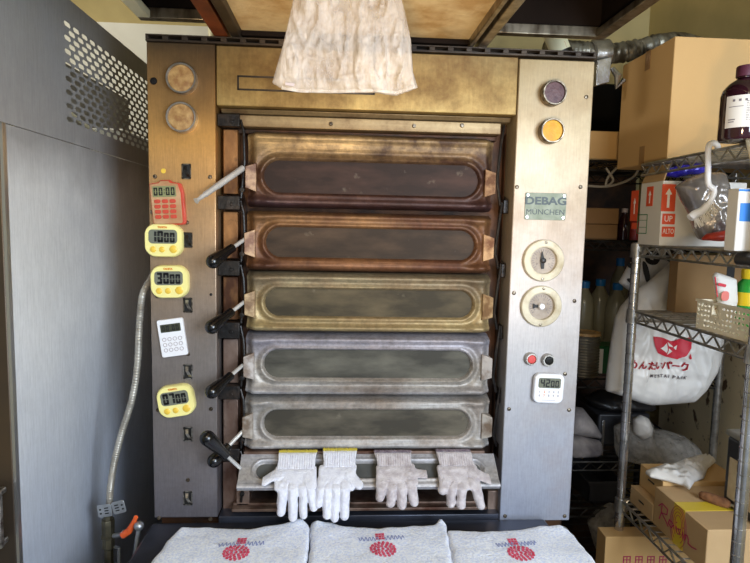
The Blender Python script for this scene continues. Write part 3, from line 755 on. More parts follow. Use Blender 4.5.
bm = NB(); box(bm, (.262, -.74, zbd-.016), (.272, .024, zbd+.03)); box(bm, (.280, -.74, zbd-.016), (.300, .024, zbd+.0)); box(bm, (.272, -.74, zbd+.0), (.28, .024, zbd+.01)); obj('strut', bm, 'hood_steel', hood, bev=.002)
for x, y in ((-.40, -.7), (-.40, 0), (.48, -.7), (.48, 0)):
    bm = NB(); tube(bm, [(x, y, zr+.11), (x, y, 2.5)], .006, 8); obj('hanger_rod', bm, 'black_strut', hood)

# ================================================================== hanging film bag
YG = -.34
bagM = FR(P(345, 50, YG))
def bw(px, py, y=YG):
    p = P(px, py, y); c = P(345, 50, YG); return (p.x-c.x, p.z-c.z)
outl = [bw(296, -14), (bw(320, -10)), bw(350, -16), bw(378, -11), bw(399, -14), bw(405, 12), bw(411, 40), bw(413, 72), bw(418, 88), bw(410, 91), bw(396, 96), bw(375, 93), bw(340, 93.5), bw(305, 93), bw(284, 90), bw(272, 83), bw(283, 45), bw(290, 15)]
def crumple(x, y, s=1.0, a=.006, sd=0):
    v = Vector((x*14*s+sd, y*5*s, sd)); n = noise.noise(v)*a*1.2 + (1-abs(noise.noise(Vector((x*30*s, y*12*s, sd+4))))*2)**3*a*.8
    n += (1-abs(noise.noise(Vector((x*22*s+y*18, y*30*s, sd+9))))*2.2)*a*.4
    return n
bm = NB(); inflate(bm, lambda x, y: sdpoly(x, y, outl), (-.2, -.12, .2, .2), .0024, .007, .02, bagM, lambda x, y: crumple(x, y, 1.7, .009, 3)+crumple(x, y, 4, .003, 8))
zfb = zbd
fb = thing('plastic_bag', 'milky translucent plastic bag hanging upside down in front of the oven header', 'bag', P(345, 96, YG))
obj('bag_film', bm, 'bag_clear', fb, ang=80)
bm = NB(); hp = P(345, 94.5, YG)
sp = [bw(283, 88.5), bw(300, 91.5), bw(340, 92), bw(375, 91), bw(396, 93.5), bw(414, 87.5)]
strip(bm, sp, .0045, .002, bagM @ TZ(.003)); obj('folded_seam', bm, 'bag_clear', fb)
bm = NB(); strip(bm, [bw(287, 86), bw(294, 87)], .004, .0015, bagM @ TZ(.012)); obj('grey_tab', bm, 'btn_grey', fb)
hk = thing('wire_hook', 'dark wire clip under the hood holding the plastic bag', 'hook', P(345, -16, YG))
bm = NB(); px0 = P(318, -12, YG); px1 = P(378, -12, YG)
tube(bm, [(px0.x, YG, px0.z), (px1.x, YG, px1.z)], .0022, 8)
for q in (px0, px1): tube(bm, [(q.x, YG, q.z), (q.x, YG, max(zbd, q.z+.004))], .002, 8)
obj('clip_wire', bm, 'black_iron', hk)

# ================================================================== GLOVES
GY = -.068
def glove(label, cuff, palm, fingers, thumb, mt, hem, seed, group):
    cx = (cuff[0]+cuff[1])/2; c0 = P(cx, cuff[2], GY); Mx = FR(c0)
    def L(px, py): p = P(px, py, GY); return (p.x-c0.x, p.z-c0.z)
    k = .00206
    a, b = L(cuff[0], cuff[2]), L(cuff[1], cuff[2]); e, f = L(cuff[3], cuff[5]), L(cuff[4], cuff[5])
    ztop = a[1]; zcuf = L(cx, cuff[5])[1]
    capp = [(L(*p0), L(*p1), r0*k, r1*k) for p0, p1, r0, r1 in fingers+[thumb]]
    pal = [L(*p) for p in palm]
    cp = [a, b, (f[0], f[1]-.006), (e[0], e[1]-.006)]
    wv = lambda x, y: noise.noise(Vector((x*60, y*60, seed)))*.0015
    def body(x, y):
        d = sdpoly(x, y, pal)-.006
        for q in capp:
            d2 = sdcap(x, y, q[0], q[1], q[2], q[3]); h = .004
            # smooth union keeps a small web
            kk = max(h-abs(d-d2), 0)/h; d = min(d, d2)-kk*kk*h*.25
        return d+wv(x, y)
    # separate fingers keep their own relief
    def disp(x, y):
        ds = sorted(sdcap(x, y, q[0], q[1], q[2], q[3]) for q in capp)
        e = 0
        if ds[0] < 0: e = .003*min(1, -ds[0]/.004)
        g = (ds[1]-ds[0])
        return e + noise.noise(Vector((x*45, y*45, seed+2)))*.004 - .0025*math.exp(-(g/.0015)**2)*(1 if ds[0] < .004 else 0)
    def cuffs(x, y): return sdpoly(x, y, cp)-.002+wv(x, y)
    zf = P(cx, 487, GY).z-c0.z   # rim height of the open door
    def warp(v):
        if v.y > zf: t = (v.y-zf); return Vector((v.x, zf+t*.66, v.z-t*.80))
        return v
    g = thing('cotton_glove', label, 'glove', None, group, M=Matrix.Translation(P(cx, 520, GY)))
    bx = (-.07, -.17, .07, .02)
    bm = NB(); inflate(bm, lambda x, y: max(body(x, y), y-zcuf), bx, .0017, .0085, .008, Mx, disp, warp=warp); obj('hand', bm, mt, g, ang=80)
    rib = lambda x, y: .0016*sin(x*2*pi/.0052)
    bm = NB(); inflate(bm, lambda x, y: max(cuffs(x, y), zcuf-.003-y, y-(ztop-.0035)), bx, .0013, .0072, .004, Mx, rib, warp=warp); obj('cuff', bm, mt, g, ang=80)
    bm = NB(); inflate(bm, lambda x, y: max(cuffs(x, y)-.0005, (ztop-.0032)-y, y-(ztop+.001+.002*noise.noise(Vector((x*300, 0, seed))))), bx, .0013, .0076, .003, Mx, rib, warp=warp); obj('hem', bm, hem, g, ang=80)
    return g
GG = 'work gloves hung over the open oven door'
glove('white cotton glove with yellow hem, leftmost of the four, thumb to the left', (277, 315, 450, 276, 313, 467), [(277, 468), (313, 468), (314, 486), (277, 488)],
      [((283, 484), (281, 512), 5.6, 4.6), ((293, 486), (293, 517), 5.4, 4.6), ((303, 486), (303.5, 515), 4.8, 4.2), ((308, 476), (313.5, 507), 5.4, 4.4)], ((279, 472), (264, 481), 5.2, 4.6), 'glove', 'hem_y', 1, GG)
glove('white cotton glove with yellow hem, second from left, thumb to the right', (323, 357, 448, 324, 355, 465), [(321, 468), (354, 466), (352, 488), (321, 488)],
      [((322, 480), (318, 504), 5.0, 4.2), ((327, 487), (327, 515), 5.0, 4.6), ((336, 487), (334.5, 518), 5.0, 4.4), ((345, 484), (344.5, 516), 5.6, 4.6)], ((350, 474), (359, 485), 5.4, 4.6), 'glove', 'hem_y', 5, GG)
glove('greyish cotton glove with dark hem, third from left, thumb pointing right', (377, 414, 450, 380, 413, 464), [(380, 468), (414, 466), (416, 482), (379, 486)],
      [((383, 482), (380, 497), 5.6, 4.8), ((392, 486), (390.5, 503), 5.2, 4.8), ((402, 486), (402, 505), 5.2, 4.8), ((411, 482), (414, 502), 5.6, 4.8)], ((411, 473), (431, 475), 5.0, 4.2), 'glove_dirty', 'hem_p', 9, GG)
glove('greyish cotton glove with dark hem, rightmost of the four', (442, 477, 449, 444, 478, 464), [(442, 468), (478, 467), (478, 488), (443, 486)],
      [((446, 482), (442.5, 490), 5.6, 5.0), ((452, 486), (450.5, 503), 5.0, 4.8), ((462, 486), (461, 505), 5.4, 4.8), ((474, 480), (480.5, 505), 5.8, 4.8)], ((474, 472), (492, 480), 5.6, 5.0), 'glove_dirty', 'hem_p', 13, GG)

# ================================================================== TABLE + TOWELS
ZTB = .795
tb = thing('loading_table', 'dark blue-grey loading table in front of the oven under three towels', 'table', (.07, -.3, 0))
tx0 = PZ(133, 562, ZTB).x; tx1 = PZ(606, 545, ZTB).x
B('table_top', (-.40, -.62, ZTB-.03), (.475, -.004, ZTB), 'table', tb, .006)
for x in (-.37, .445):
    for y in (-.59, -.04): B('leg', (x-.02, y-.02, 0), (x+.02, y+.02, ZTB-.03), 'table', tb)
def towel(label, back, front, seed, logo, logo2, txt, corner):
    # outline in table coordinates from the row of towel edges
    zt = ZTB+.012
    pts = [PZ(px, py, zt) for px, py in back+front]
    ol = [(p.x, p.y) for p in pts]
    xs = [p[0] for p in ol]; ys = [p[1] for p in ol]
    c = Vector(((min(xs)+max(xs))/2, (min(ys)+max(ys))/2, ZTB))
    def hh(x, y):
        e = noise.noise(Vector((x*9, y*9, seed)))*.004+noise.noise(Vector((x*30, y*30, seed)))*.0015+noise.noise(Vector((x*170, y*170, seed)))*.0008
        for (cx_, cy_, r_, a_) in corner:
            q = PZ(cx_, cy_, zt); e += a_*math.exp(-((x-q.x)**2+(y-q.y)**2)/r_**2)
        return e
    sdf = lambda x, y: sdpoly(x, y, ol)-.006+noise.noise(Vector((x*40, y*40, seed)))*.003
    T = .010
    M0 = Matrix.Translation((0, 0, ZTB+.0115))
    bm = NB(); inflate(bm, sdf, (min(xs)-.02, min(ys)-.02, max(xs)+.02, max(ys)+.02), .0042, T, .012, M0, hh)
    for v in bm.verts:
        if v.co.z < ZTB+.0005: v.co.z = ZTB+.0005
        if v.co.y > -.010: v.co.y = -.010
    g = thing('hand_towel', label, 'towel', c, 'white printed towels on the loading table')
    obj('terry_cloth', bm, 'towel', g, ang=80)
    def top(x, y): return ZTB+.0115+T+hh(x, y)
    def conform(b, amt=.0008):
        bmesh.ops.triangulate(b, faces=b.faces[:])
        for v in b.verts: v.co.z = top(v.co.x, v.co.y)+amt
    # oval of leaves
    L0 = PZ(logo[0], logo[1], ZTB+.02); bm = NB()
    L1 = PZ(logo[0]+13, logo[1], ZTB+.02); L2 = PZ(logo[0], logo[1]-7, ZTB+.02)
    rx, ry = abs(L1.x-L0.x), abs(L2.y-L0.y)
    rr = random.Random(seed)
    for ring, cnt in ((.92, 17), (.66, 12), (.38, 7), (.0, 1)):
        for q in range(cnt):
            a = 2*pi*q/cnt; ux, uy = rx*ring*cos(a), ry*ring*sin(a); s = .0033
            bm.faces.new([bm.verts.new((L0.x+ux+s*cos(t), L0.y+uy+s*1.6*sin(t), 0)) for t in [2*pi*w/7 for w in range(7)]])
    conform(bm); lo = obj('printed_oval', bm, 'towel_red', g, smooth=False)
    bm = NB(); S0 = PZ(logo2[0], logo2[1], ZTB+.02); w = .0095; h = .012
    for ix in range(3):
        for iy in range(3):
            x = S0.x-w+ix*w*2/3; y = S0.y-h+iy*h*2/3
            bm.faces.new([bm.verts.new(q+(0,)) for q in ((x, y), (x+w*.6, y), (x+w*.6, y+h*.6), (x, y+h*.6))])
    conform(bm); obj('printed_seal', bm, 'towel_red', g, smooth=False)
    bm = NB(); r3 = random.Random(seed+3)
    x0_, y0_ = PZ(txt[0], txt[1], ZTB+.02)[:2]; x1_, y1_ = PZ(txt[2], txt[3], ZTB+.02)[:2]
    n = 46
    for q in range(n):
        if abs(q-n*.52) < 2 : continue
        t = q/n; xa = x0_+(x1_-x0_)*t; ya = y0_+(y1_-y0_)*t+.008*sin(q*1.7+seed)+.002*r3.random()
        t2 = (q+1)/n; xb = x0_+(x1_-x0_)*t2; yb = y0_+(y1_-y0_)*t2+.008*sin((q+1)*1.7+seed)
        dx, dy = xb-xa, yb-ya; l_ = sqrt(dx*dx+dy*dy)+1e-9; nx_, ny_ = -dy/l_*.0009, dx/l_*.0016
        bm.faces.new([bm.verts.new(w_+(0,)) for w_ in ((xa-nx_, ya-ny_), (xb-nx_, yb-ny_), (xb+nx_, yb+ny_), (xa+nx_, ya+ny_))])
    conform(bm); obj('printed_script', bm, 'towel_blue', g, smooth=False)
    return g
towel('white terry towel at the left, its left edge slanting over the table', [(181, 532), (210, 531), (250, 533), (285, 527), (303, 525), (307, 529)], [(306, 548), (303, 575), (300, 610), (118, 610), (146, 575), (166, 548)], 1, (236, 554), (242, 542), (218, 546.5, 264, 544.5), [(300, 527, .016, .008), (184, 532, .02, .004)])
towel('white terry towel in the middle with a raised right corner', [(313, 526), (330, 526), (345, 530), (380, 532), (415, 530), (434, 529), (440, 524), (444, 527)], [(447, 545), (451, 575), (456, 610), (300, 610), (310, 575), (313, 548)], 7, (383, 549.5), (380, 537), (358, 540, 404, 538.5), [(442, 525, .01, .010), (318, 527, .012, .006)])
towel('white terry towel at the right beside the cardboard boxes', [(449, 534), (480, 535), (520, 534), (540, 530), (560, 529), (567, 533)], [(580, 548), (601, 575), (625, 610), (462, 610), (457, 575), (453, 550)], 13, (521, 554.5), (513, 543), (496, 546.5, 536, 544.5), [(562, 531, .02, .005)])

# ================================================================== LEFT CABINET
XC = -.56
e0 = PX(12, 330, XC)
yc = e0.y
cabt = PX(147, 62, XC); ztop = PX(100, 25, XC).z
cabf = 1
cab = thing('steel_cabinet', 'tall brushed steel cabinet left of the oven with a slotted vent panel', 'cabinet', ((XC-.25), yc+.5, 0))
zs = PX(80, 146, XC).z
yend = .85
for fx in (XC-.46, XC-.04):
    for fy in (yc+.05, .80):
        bm = NB(); lathe(bm, [(0, 0), (.022, 0), (.016, .02), (.016, .05), (0, .05)], Matrix.Translation((fx, fy, 0)), 16); obj('foot', bm, 'black_iron', cab)
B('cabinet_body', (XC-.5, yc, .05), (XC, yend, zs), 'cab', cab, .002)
bm = NB(); box(bm, (XC-.5, yc-.007, .06), (XC-.003, yc-.0005, zs)); obj('cabinet_door', bm, 'cab_front', cab, bev=.004)
bm = NB(); hx = PX(3, 520, XC); q = P(3, 517, yc-.03)
box(bm, (q.x-.03, yc-.045, q.z-.05), (q.x+.004, yc-.035, q.z+.05)); box(bm, (q.x-.03, yc-.036, q.z-.05), (q.x+.002, yc-.019, q.z-.04)); box(bm, (q.x-.03, yc-.036, q.z+.04), (q.x+.002, yc-.019, q.z+.05)); obj('door_handle', bm, 'latch', cab, bev=.002)
bm = NB(); box(bm, (XC-.0035, yc-.0075, .05), (XC+.0015, yc+.003, zs)); obj('bright_edge_trim', bm, 'cab_edge', cab)
# slotted upper panel, cell by cell
z_t = ztop
py0 = PX(64, 60, XC).y
zlo = PX(68, 122, XC).z; zhi = PX(66, 20, XC).z
py1 = yend
bm = NB(); th = .0015
def quad(y0, z0, y1, z1): box(bm, (XC-th, y0, z0), (XC, y1, z1))
quad(yc-.06, zs+.001, py0, z_t); quad(py0, zs+.001, py1, zlo); quad(py0, zhi, py1, z_t)
rows = 15; ph = (zhi-zlo)/rows; cols = 21; pw = (py1-py0)/cols
def cell(ya, za, yb, zb):
    # slot hole with rounded ends in the cell
    cy_, cz_ = (ya+yb)/2, (za+zb)/2; hw, hh = pw*.40, ph*.37
    out = [(ya, za), (cy_, za), (yb, za), (yb, cz_), (yb, zb), (cy_, zb), (ya, zb), (ya, cz_)]
    inn = [(cy_-hw*.7, cz_-hh), (cy_, cz_-hh), (cy_+hw*.7, cz_-hh), (cy_+hw, cz_), (cy_+hw*.7, cz_+hh), (cy_, cz_+hh), (cy_-hw*.7, cz_+hh), (cy_-hw, cz_)]
    for X in (XC, XC-th):
        o = [bm.verts.new((X, a, b)) for a, b in out]; i_ = [bm.verts.new((X, a, b)) for a, b in inn]
        for k in range(8): bm.faces.new((o[k], o[(k+1) % 8], i_[(k+1) % 8], i_[k]))
for r_ in range(rows):
    off = 0 if r_ % 2 == 0 else .5
    for c_ in range(cols):
        ya = py0+(c_+off)*pw
        if ya+pw > py1+1e-6:
            quad(ya, zlo+r_*ph, py1, zlo+(r_+1)*ph); continue
        cell(ya, zlo+r_*ph, ya+pw, zlo+(r_+1)*ph)
    if off: quad(py0, zlo+r_*ph, py0+off*pw, zlo+(r_+1)*ph)
up_ = obj('slotted_panel', bm, 'cab', cab, smooth=False)
bm = NB(); box(bm, (XC-.5, yc, zs+.001), (XC-.5+th, yend, z_t)); obj('rear_side_panel', bm, 'cab', cab)
bm = NB(); box(bm, (XC-.5, yc-.06, zs+.001), (XC-.002, yc-.058, z_t)); obj('upper_front_panel', bm, 'cab', cab)
B('slot_backing', (XC-.17, yc+.08, zs+.001), (XC-.165, yend-.02, z_t-.04), 'comp_grey', cab)  # grey sheet added to darken the view through the slots
B('cooling_unit', (XC-.42, .02, zs+.001), (XC-.19, .30, z_t-.10), 'comp_grey', cab, .01)
bm = NB(); lathe(bm, [(0, 0), (.075, 0), (.08, .02), (.08, .12), (.06, .15), (0, .16)], Matrix.Translation((XC-.3, .46, zs+.001))); obj('compressor', bm, 'black_iron', cab)
bm = NB(); tube(bm, [(XC-.08, -.05, zs+.02), (XC-.07, .05, zs+.08), (XC-.09, .2, zs+.10), (XC-.07, .4, zs+.05), (XC-.08, .6, zs+.11)], .005, 8); obj('copper_pipe', bm, 'pvc', cab)
bm = NB(); box(bm, (XC-.12, .4, zs+.001), (XC-.03, .8, zs+.09)); obj('control_box', bm, 'white_panel', cab, bev=.004)
# board on the back wall
a, b = P(60, 21, BWY-.01), P(215, 120, BWY-.01)
bm = NB(); box(bm, (a.x-.2, BWY-.02, b.z-.5), (b.x, BWY-.0005, a.z)); tag(obj('pale_board', bm, 'white_panel', bev=.002), 'plain white board on the back wall, seen above the slotted cabinet panel', 'board')
a, b = P(181, 14, .62), P(181, 60, .62)
bm = NB(); tube(bm, [(a.x, .62, 2.5), (a.x, .62, ZT-.2)], .008, 12); tube(bm, [(a.x, .62, ZT-.2), (a.x, .80, ZT-.2)], .008, 12)
bm.free()
bm = NB(); tube(bm, [(a.x, BWY-.02, 2.5), (a.x, BWY-.02, 1.2)], .010, 12); tag(obj('thin_pipe', bm, 'pvc'), 'thin cream vertical pipe behind the left top of the oven', 'pipe')

# ================================================================== HOSE + VALVE
hose = thing('gas_hose', 'grey corrugated metal hose running down between the cabinet and the oven', 'hose', P(107, 500, .01))
ctl = [P(158, 268, .10), P(150, 280, .06), P(142.5, 296, .03), P(139.5, 325, .02), P(137.5, 365, .015), P(132, 400, .01), P(122, 432, .01), P(114.5, 462, .01), (P(110.5, 488, .01)), P(109.5, 508, .01)]
def catmull(c, n=30):
    o = []
    for i in range(len(c)-1):
        p0, p1, p2, p3 = c[max(i-1, 0)], c[i], c[i+1], c[min(i+2, len(c)-1)]
        for k in range(n):
            t = k/n; o.append(.5*((2*p1)+(p2-p0)*t+(2*p0-5*p1+4*p2-p3)*t*t+(3*p1-p0-3*p2+p3)*t**3))
    o.append(c[-1]); return o
cv = catmull(ctl, 40)
# resample evenly, corrugations every 5 mm
out = [cv[0]]; acc = 0
for a, b in zip(cv, cv[1:]):
    acc += (b-a).length
    if acc >= .0013: out.append(b); acc = 0
bm = NB(); tube(bm, out, [.0071+.0006*sin(i*2*pi/3.1) for i in range(len(out))], 12); obj('corrugated_tube', bm, 'hose', hose)
bm = NB(); q = P(109.5, 507, .01); lathe(bm, [(.0085, -.006), (.0085, .008), (.007, .010)], Matrix.Translation(q), 6); lathe(bm, [(.0105, -.012), (.0105, -.004)], Matrix.Translation(q), 6); obj('hose_fitting', bm, 'zinc', hose)
vv = thing('gas_valve', 'dark brass gas valve with an orange handle at the foot of the hose', 'valve', P(107.5, 560, .01))
q = P(107.8, 513, .01); bm = NB(); zz = [P(107, y, .01).z for y in (513, 519, 521, 535, 537, 547, 549, 556, 570)]
lathe(bm, [(0, zz[0]), (.009, zz[0]), (.010, zz[1]), (.0135, zz[1]), (.0145, zz[2]), (.0135, zz[3]), (.0155, zz[3]-.001), (.0155, zz[4]), (.0135, zz[4]-.002), (.0135, zz[5]), (.009, zz[6]), (.010, zz[7]), (.010, .0), (0, .0)], Matrix.Translation((q.x, q.y, 0)), 8); obj('valve_body', bm, 'brass', vv, ang=30)
bm = NB(); a = P(112, 536, .01); b = P(124, 534, -.01); tube(bm, [a, b], .0055, 12); lathe(bm, [(.009, -.004), (.009, .004), (0, .0045)], FR(b) @ Matrix.Rotation(pi/2, 4, 'Y'), 6); obj('valve_stem', bm, 'zinc', vv)
bm = NB()
hp = [P(123, 535, -.012), P(129, 531, -.016), P(133, 524, -.022), P(136, 517, -.028)]
for a, b, r0, r1 in zip(hp, hp[1:], (.008, .0075, .006), (.0075, .006, .0045)): tube(bm, [a, b], [r0, r1], 10)
obj('valve_handle', bm, 'orange_handle', vv)
bm = NB(); tube(bm, [P(115, 547, .01), P(119, 548, .0), P(119, 562, .0)], .004, 8); obj('test_port', bm, 'zinc', vv)
vr = thing('steel_rod', 'pale steel rod with a ball end standing beside the orange valve handle', 'rod', P(133, 563, -.03))
a = P(139, 526, -.03); b = P(134, 563, -.03); bm = NB(); tube(bm, [a, b, Vector((b.x-.006, b.y, .0))], .0048, 12); obj('rod_shaft', bm, 'zinc', vr)
bm = NB(); r = .0105; lathe(bm, [(0, -r)]+[(r*cos(t), r*sin(t)) for t in [radians(-75+15*k) for k in range(11)]]+[(0, r)], Matrix.Translation(a), 20); obj('ball_end', bm, 'zinc', vr)
cl = thing('pipe_clip', 'perforated zinc strap clip holding the hose above the valve', 'clip', P(112, 513, -.0))
for (c, w, rz) in ((P(105, 510.5, -.002), .030, 8), (P(119, 507, -.002), .028, 14)):
    Mx = FR(c, radians(rz)); bm = NB(); o = rrect(w, .028, .004, 4)
    prism(bm, o, .002, Mx)
    s_ = obj('strap_plate', bm, 'zinc', cl, bev=.0005)
    bm = NB()
    for y in (-.006, 0, .006): prism(bm, rrect(.009, .0026, .001, 2), .0004, Mx @ TZ(.002, .004 if rz < 10 else -.004, y))
    prism(bm, rrect(.005, .004, .002, 3), .0004, Mx @ TZ(.002, -.009 if rz < 10 else .008, .004)); prism(bm, rrect(.005, .004, .002, 3), .0004, Mx @ TZ(.002, -.009 if rz < 10 else .008, -.005))
    obj('slot', bm, 'dark_hole', s_)

# ================================================================== duct and pipes, upper right
YDU = .34
dc = catmull([P(545, 52, YDU), P(575, 52, YDU), P(605, 54, YDU), P(635, 50, YDU), P(662, 43, YDU), P(685, 42, YDU+.08), P(705, 48, YDU+.16), P(725, 60, YDU+.22)], 24)
out = [dc[0]]; acc = 0
for a, b in zip(dc, dc[1:]):
    acc += (b-a).length
    if acc >= .003: out.append(b); acc = 0
bm = NB(); tube(bm, out, [.030-.010*i/len(out)+.0009*sin(i*1.3)+.0045*noise.noise(Vector((i*.5, 0, 0))) for i in range(len(out))], 20)
du = thing('foil_duct', 'ribbed grey foil duct running behind the large top cardboard box', 'duct', P(600, 60, YDU))
obj('duct_tube', bm, 'foil', du)
bm = NB(); a, b = P(590, 55, YDU), P(607, 54, YDU); tube(bm, [a, a.lerp(b, .1), b], [.034, .038, .038], 24); obj('duct_collar', bm, 'foil_bright', du)
bm = NB(); a = P(594, 62, YDU-.03); b = P(607, 88, YDU-.03); prism(bm, [(0, 0), (b.x-a.x, .01), (b.x-a.x-.004, b.z-a.z+.01), (.0, b.z-a.z)], .02, FR(a)); obj('foil_flap', bm, 'foil_bright', du, bev=.002)
bm = NB(); wq = [P(612, 68, YDU-.04), P(618, 76, YDU-.045), P(616, 88, YDU-.04), P(624, 80, YDU-.04)]; tube(bm, wq, [.006, .010, .004, .007], 8); obj('foil_scrap', bm, 'foil_bright', du)
a, b = P(548, 20, .22), P(561, 52, .22)
pv = thing('vent_pipe', 'cream plastic pipe slanting down behind the right top of the oven', 'pipe', b)
bm = NB(); tube(bm, [a+(a-b)*6, b], .025, 20); obj('pipe_tube', bm, 'pvc', pv)
bm = NB(); tube(bm, [b, b+(b-a).normalized()*.06], .027, 20); obj('pipe_socket', bm, 'black_iron', pv)
bm = NB(); prism(bm, rrect(.008, .022, .001, 2), .001, FR(P(564.5, 46, .197), radians(25))); obj('red_sticker', bm, 'red_pl', pv)

# ================================================================== WIRE RACKS
def wire_shelf(name, x0, x1, y0, y1, z, mt, parent, bar='y', sp=.026, drop=.026):
    bm = NB(); r = .0028
    for zz, rr in ((z, .0032), (z-drop, .0030)):
        for a, b in (((x0, y0), (x1, y0)), ((x1, y0), (x1, y1)), ((x1, y1), (x0, y1)), ((x0, y1), (x0, y0))):
            tube(bm, [(a[0], a[1], zz), (b[0], b[1], zz)], rr, 6)
    def zig(a, b):
        L = sqrt((b[0]-a[0])**2+(b[1]-a[1])**2); n = max(4, int(L/.022)); pts = []
        for i in range(n+1): t = i/n; pts.append((a[0]+(b[0]-a[0])*t, a[1]+(b[1]-a[1])*t, z-.002 if i % 2 else z-drop+.002))
        tube(bm, pts, .0024, 5)
    zig((x0, y0), (x0, y1)); zig((x0, y0), (x1, y0)); zig((x0, y1), (x1, y1)); zig((x1, y0), (x1, y1))
    n = int((y1-y0)/sp)
    for i in range(1, n): y = y0+(y1-y0)*i/n; tube(bm, [(x0, y, z+.001), (x1, y, z+.001)], .0018, 5)
    for i in (1, 2): x = x0+(x1-x0)*i/3; tube(bm, [(x, y0, z-.003), (x, y1, z-.003)], .0026, 5)
    return obj(name, bm, mt, parent)
def post(x, y, z1, mt, parent, r=.0112):
    prof = [(0, 0)]; z = 0.0
    while z < z1: prof += [(r, z), (r, z+.0225), (r-.0012, z+.0235), (r-.0012, z+.0245)]; z += .0254
    prof += [(r, z1), (r*.8, z1+.004), (0, z1+.004)]
    bm = NB(); lathe(bm, prof, Matrix.Translation((x, y, 0)), 16); return obj('post', bm, mt, parent, ang=25)
XR = .74
pf = PX(637, 246, XR); pn = PX(746, 450, XR)
ya, yb = pn.y, pf.y
S1, S2, S3 = PX(652, 163, XR).z, PX(660, 247, XR).z, PX(660, 319, XR).z
S4 = PX(627, 506, XR).z
XE = XR+.40
rack = thing('wire_rack', 'chrome wire rack at the right, crowded with boxes and bags', 'shelf', ((XR+XE)/2, (ya+yb)/2, 0))
for z in (S1, S2, S3, S4): wire_shelf('wire_shelf', XR, XE, ya, yb, z, 'dull_chrome', rack)
for x, y in ((XR, yb), (XR, ya), (XE, yb), (XE, ya)): post(x, y, (S2-.005 if (x, y) == (XR, yb) else S1-.012), 'chrome', rack)
for x, y in ((XR, yb), (XR, ya)):
    for z in (S2, S3, S4):
        bm = NB(); lathe(bm, [(.0114, z-.03), (.0155, z-.03), (.0142, z+.004), (.0114, z+.004)], Matrix.Translation((x, y, 0)), 18); obj('shelf_collar', bm, 'dull_chrome', rack)
bm = NB(); q = PX(742, 250, XR); tube(bm, [(XR-.004, ya+.004, S2-.012), (XR-.004, ya+.05, S2-.012)], [.013, .013], 12); obj('black_wrap', bm, 'black_bag', rack)
# second rack behind
YB0, YB1 = .40, .82
rb = thing('wire_rack', 'darker wire rack standing behind the chrome one, half hidden by the oven', 'shelf', (.8, .6, 0))
XB0, XB1 = .56, PX(718, 400, 1.08).x
pb = P(717, 400, YB0); XB1 = pb.x
T1, T2, T3, T4 = P(600, 161, YB0).z, P(600, 241, YB0).z, P(595, 379, YB0).z, P(600, 462, YB0).z
for z in (T1, T2, T3, T4): wire_shelf('wire_shelf', XB0, XB1, YB0, YB1, z, 'dark_wire', rb, sp=.04)
for x, y in ((XB0, YB0), (XB0, YB1), (XB1, YB1)): post(x, y, T1-.01, 'dark_wire', rb)
post(XB1, YB0, T1-.01, 'dull_chrome', rb)

# ---------------------------------------------------------------- boxes
def carton(name, a, b, mt, label, flap_gap=True, group=None, cat='box'):
    t = thing(name, label, cat, ((a[0]+b[0])/2, (a[1]+b[1])/2, a[2]), group)
    B('carton_body', a, b, mt, t, .002)
    return t
zb0 = S1+.0035
near = P(670, 100, .03); 
bc = PX(671, 100, XR+.01); bf = PX(621, 100, XR+.01)
by0, by1 = bc.y, bf.y
btop = PX(671, 38.5, XR+.01).z
big = carton('cardboard_box', (XR+.01, by0, zb0), (XR+.40, by1, btop), 'card', 'large plain cardboard box on the top shelf beside the brown bottle')
# tape on left face, centre
yt = PX(645.5, 100, XR+.01).y
bm = NB(); box(bm, (XR+.009, yt-.012, btop-.045), (XR+.0102, yt+.012, btop+.0006)); obj('tape_strip', bm, 'tape', big)
bm = NB(); box(bm, (XR+.009, yt-.012, zb0), (XR+.0102, yt+.012, zb0+.045)); obj('tape_strip', bm, 'tape', big)
# box behind, on rack B
q0 = P(560, 134, YB0+.02); q1 = P(626, 160, YB0+.02)
carton('cardboard_box', (XB0+.02, YB0+.02, T1+.003), (P(665, 150, YB0+.02).x, YB0+.3, P(600, 131, YB0+.02).z), 'card', 'low cardboard box behind the large top one, against the dark gap')
bm = NB(); p_ = P(672, 100, BWY-.09); box(bm, (XB0-.1, BWY-.09, 0), (p_.x-.12, BWY-.08, 1.86)); tag(obj('shade_sheet', bm, 'casing'), 'added dark sheet in place of the shade on the back wall behind the rear rack', 'sheet')  # added sheet, its dark colour stands in for shade behind the rack
bm = NB(); box(bm, (XB0+.01, YB0+.31, T1+.004), (P(640, 100, YB0+.32).x, YB0+.40, P(600, 84, YB0+.32).z)); tag(obj('gap_block', bm, 'gap_black', bev=.004), 'added black block darkening the gap right of the oven top, behind the low cardboard box', 'block')  # added block, put in only to make the gap dark
# boxes on rack B second shelf
q = P(596, 208, YB0+.04); zz2 = P(600, 224, YB0+.04).z
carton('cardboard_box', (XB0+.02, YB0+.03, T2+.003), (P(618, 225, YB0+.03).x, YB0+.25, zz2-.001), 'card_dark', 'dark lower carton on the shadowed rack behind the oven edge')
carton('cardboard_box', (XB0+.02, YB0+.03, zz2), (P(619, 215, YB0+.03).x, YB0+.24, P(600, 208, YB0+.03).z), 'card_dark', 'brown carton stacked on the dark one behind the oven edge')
def bottle(name, label, c, prof, mt, capprof, capmt, cat='bottle', group=None, seg=28):
    t = thing(name, label, cat, c, group)
    bm = NB(); lathe(bm, prof, Matrix.Translation(c), seg); obj('bottle_body', bm, mt, t)
    bm = NB(); lathe(bm, capprof, Matrix.Translation(c), seg); obj('cap', bm, capmt, t); return t
c = Vector((P(613, 225, YB0+.06).x-.003, YB0+.08, T2+.003)); c.x = P(624, 225, YB0+.08).x
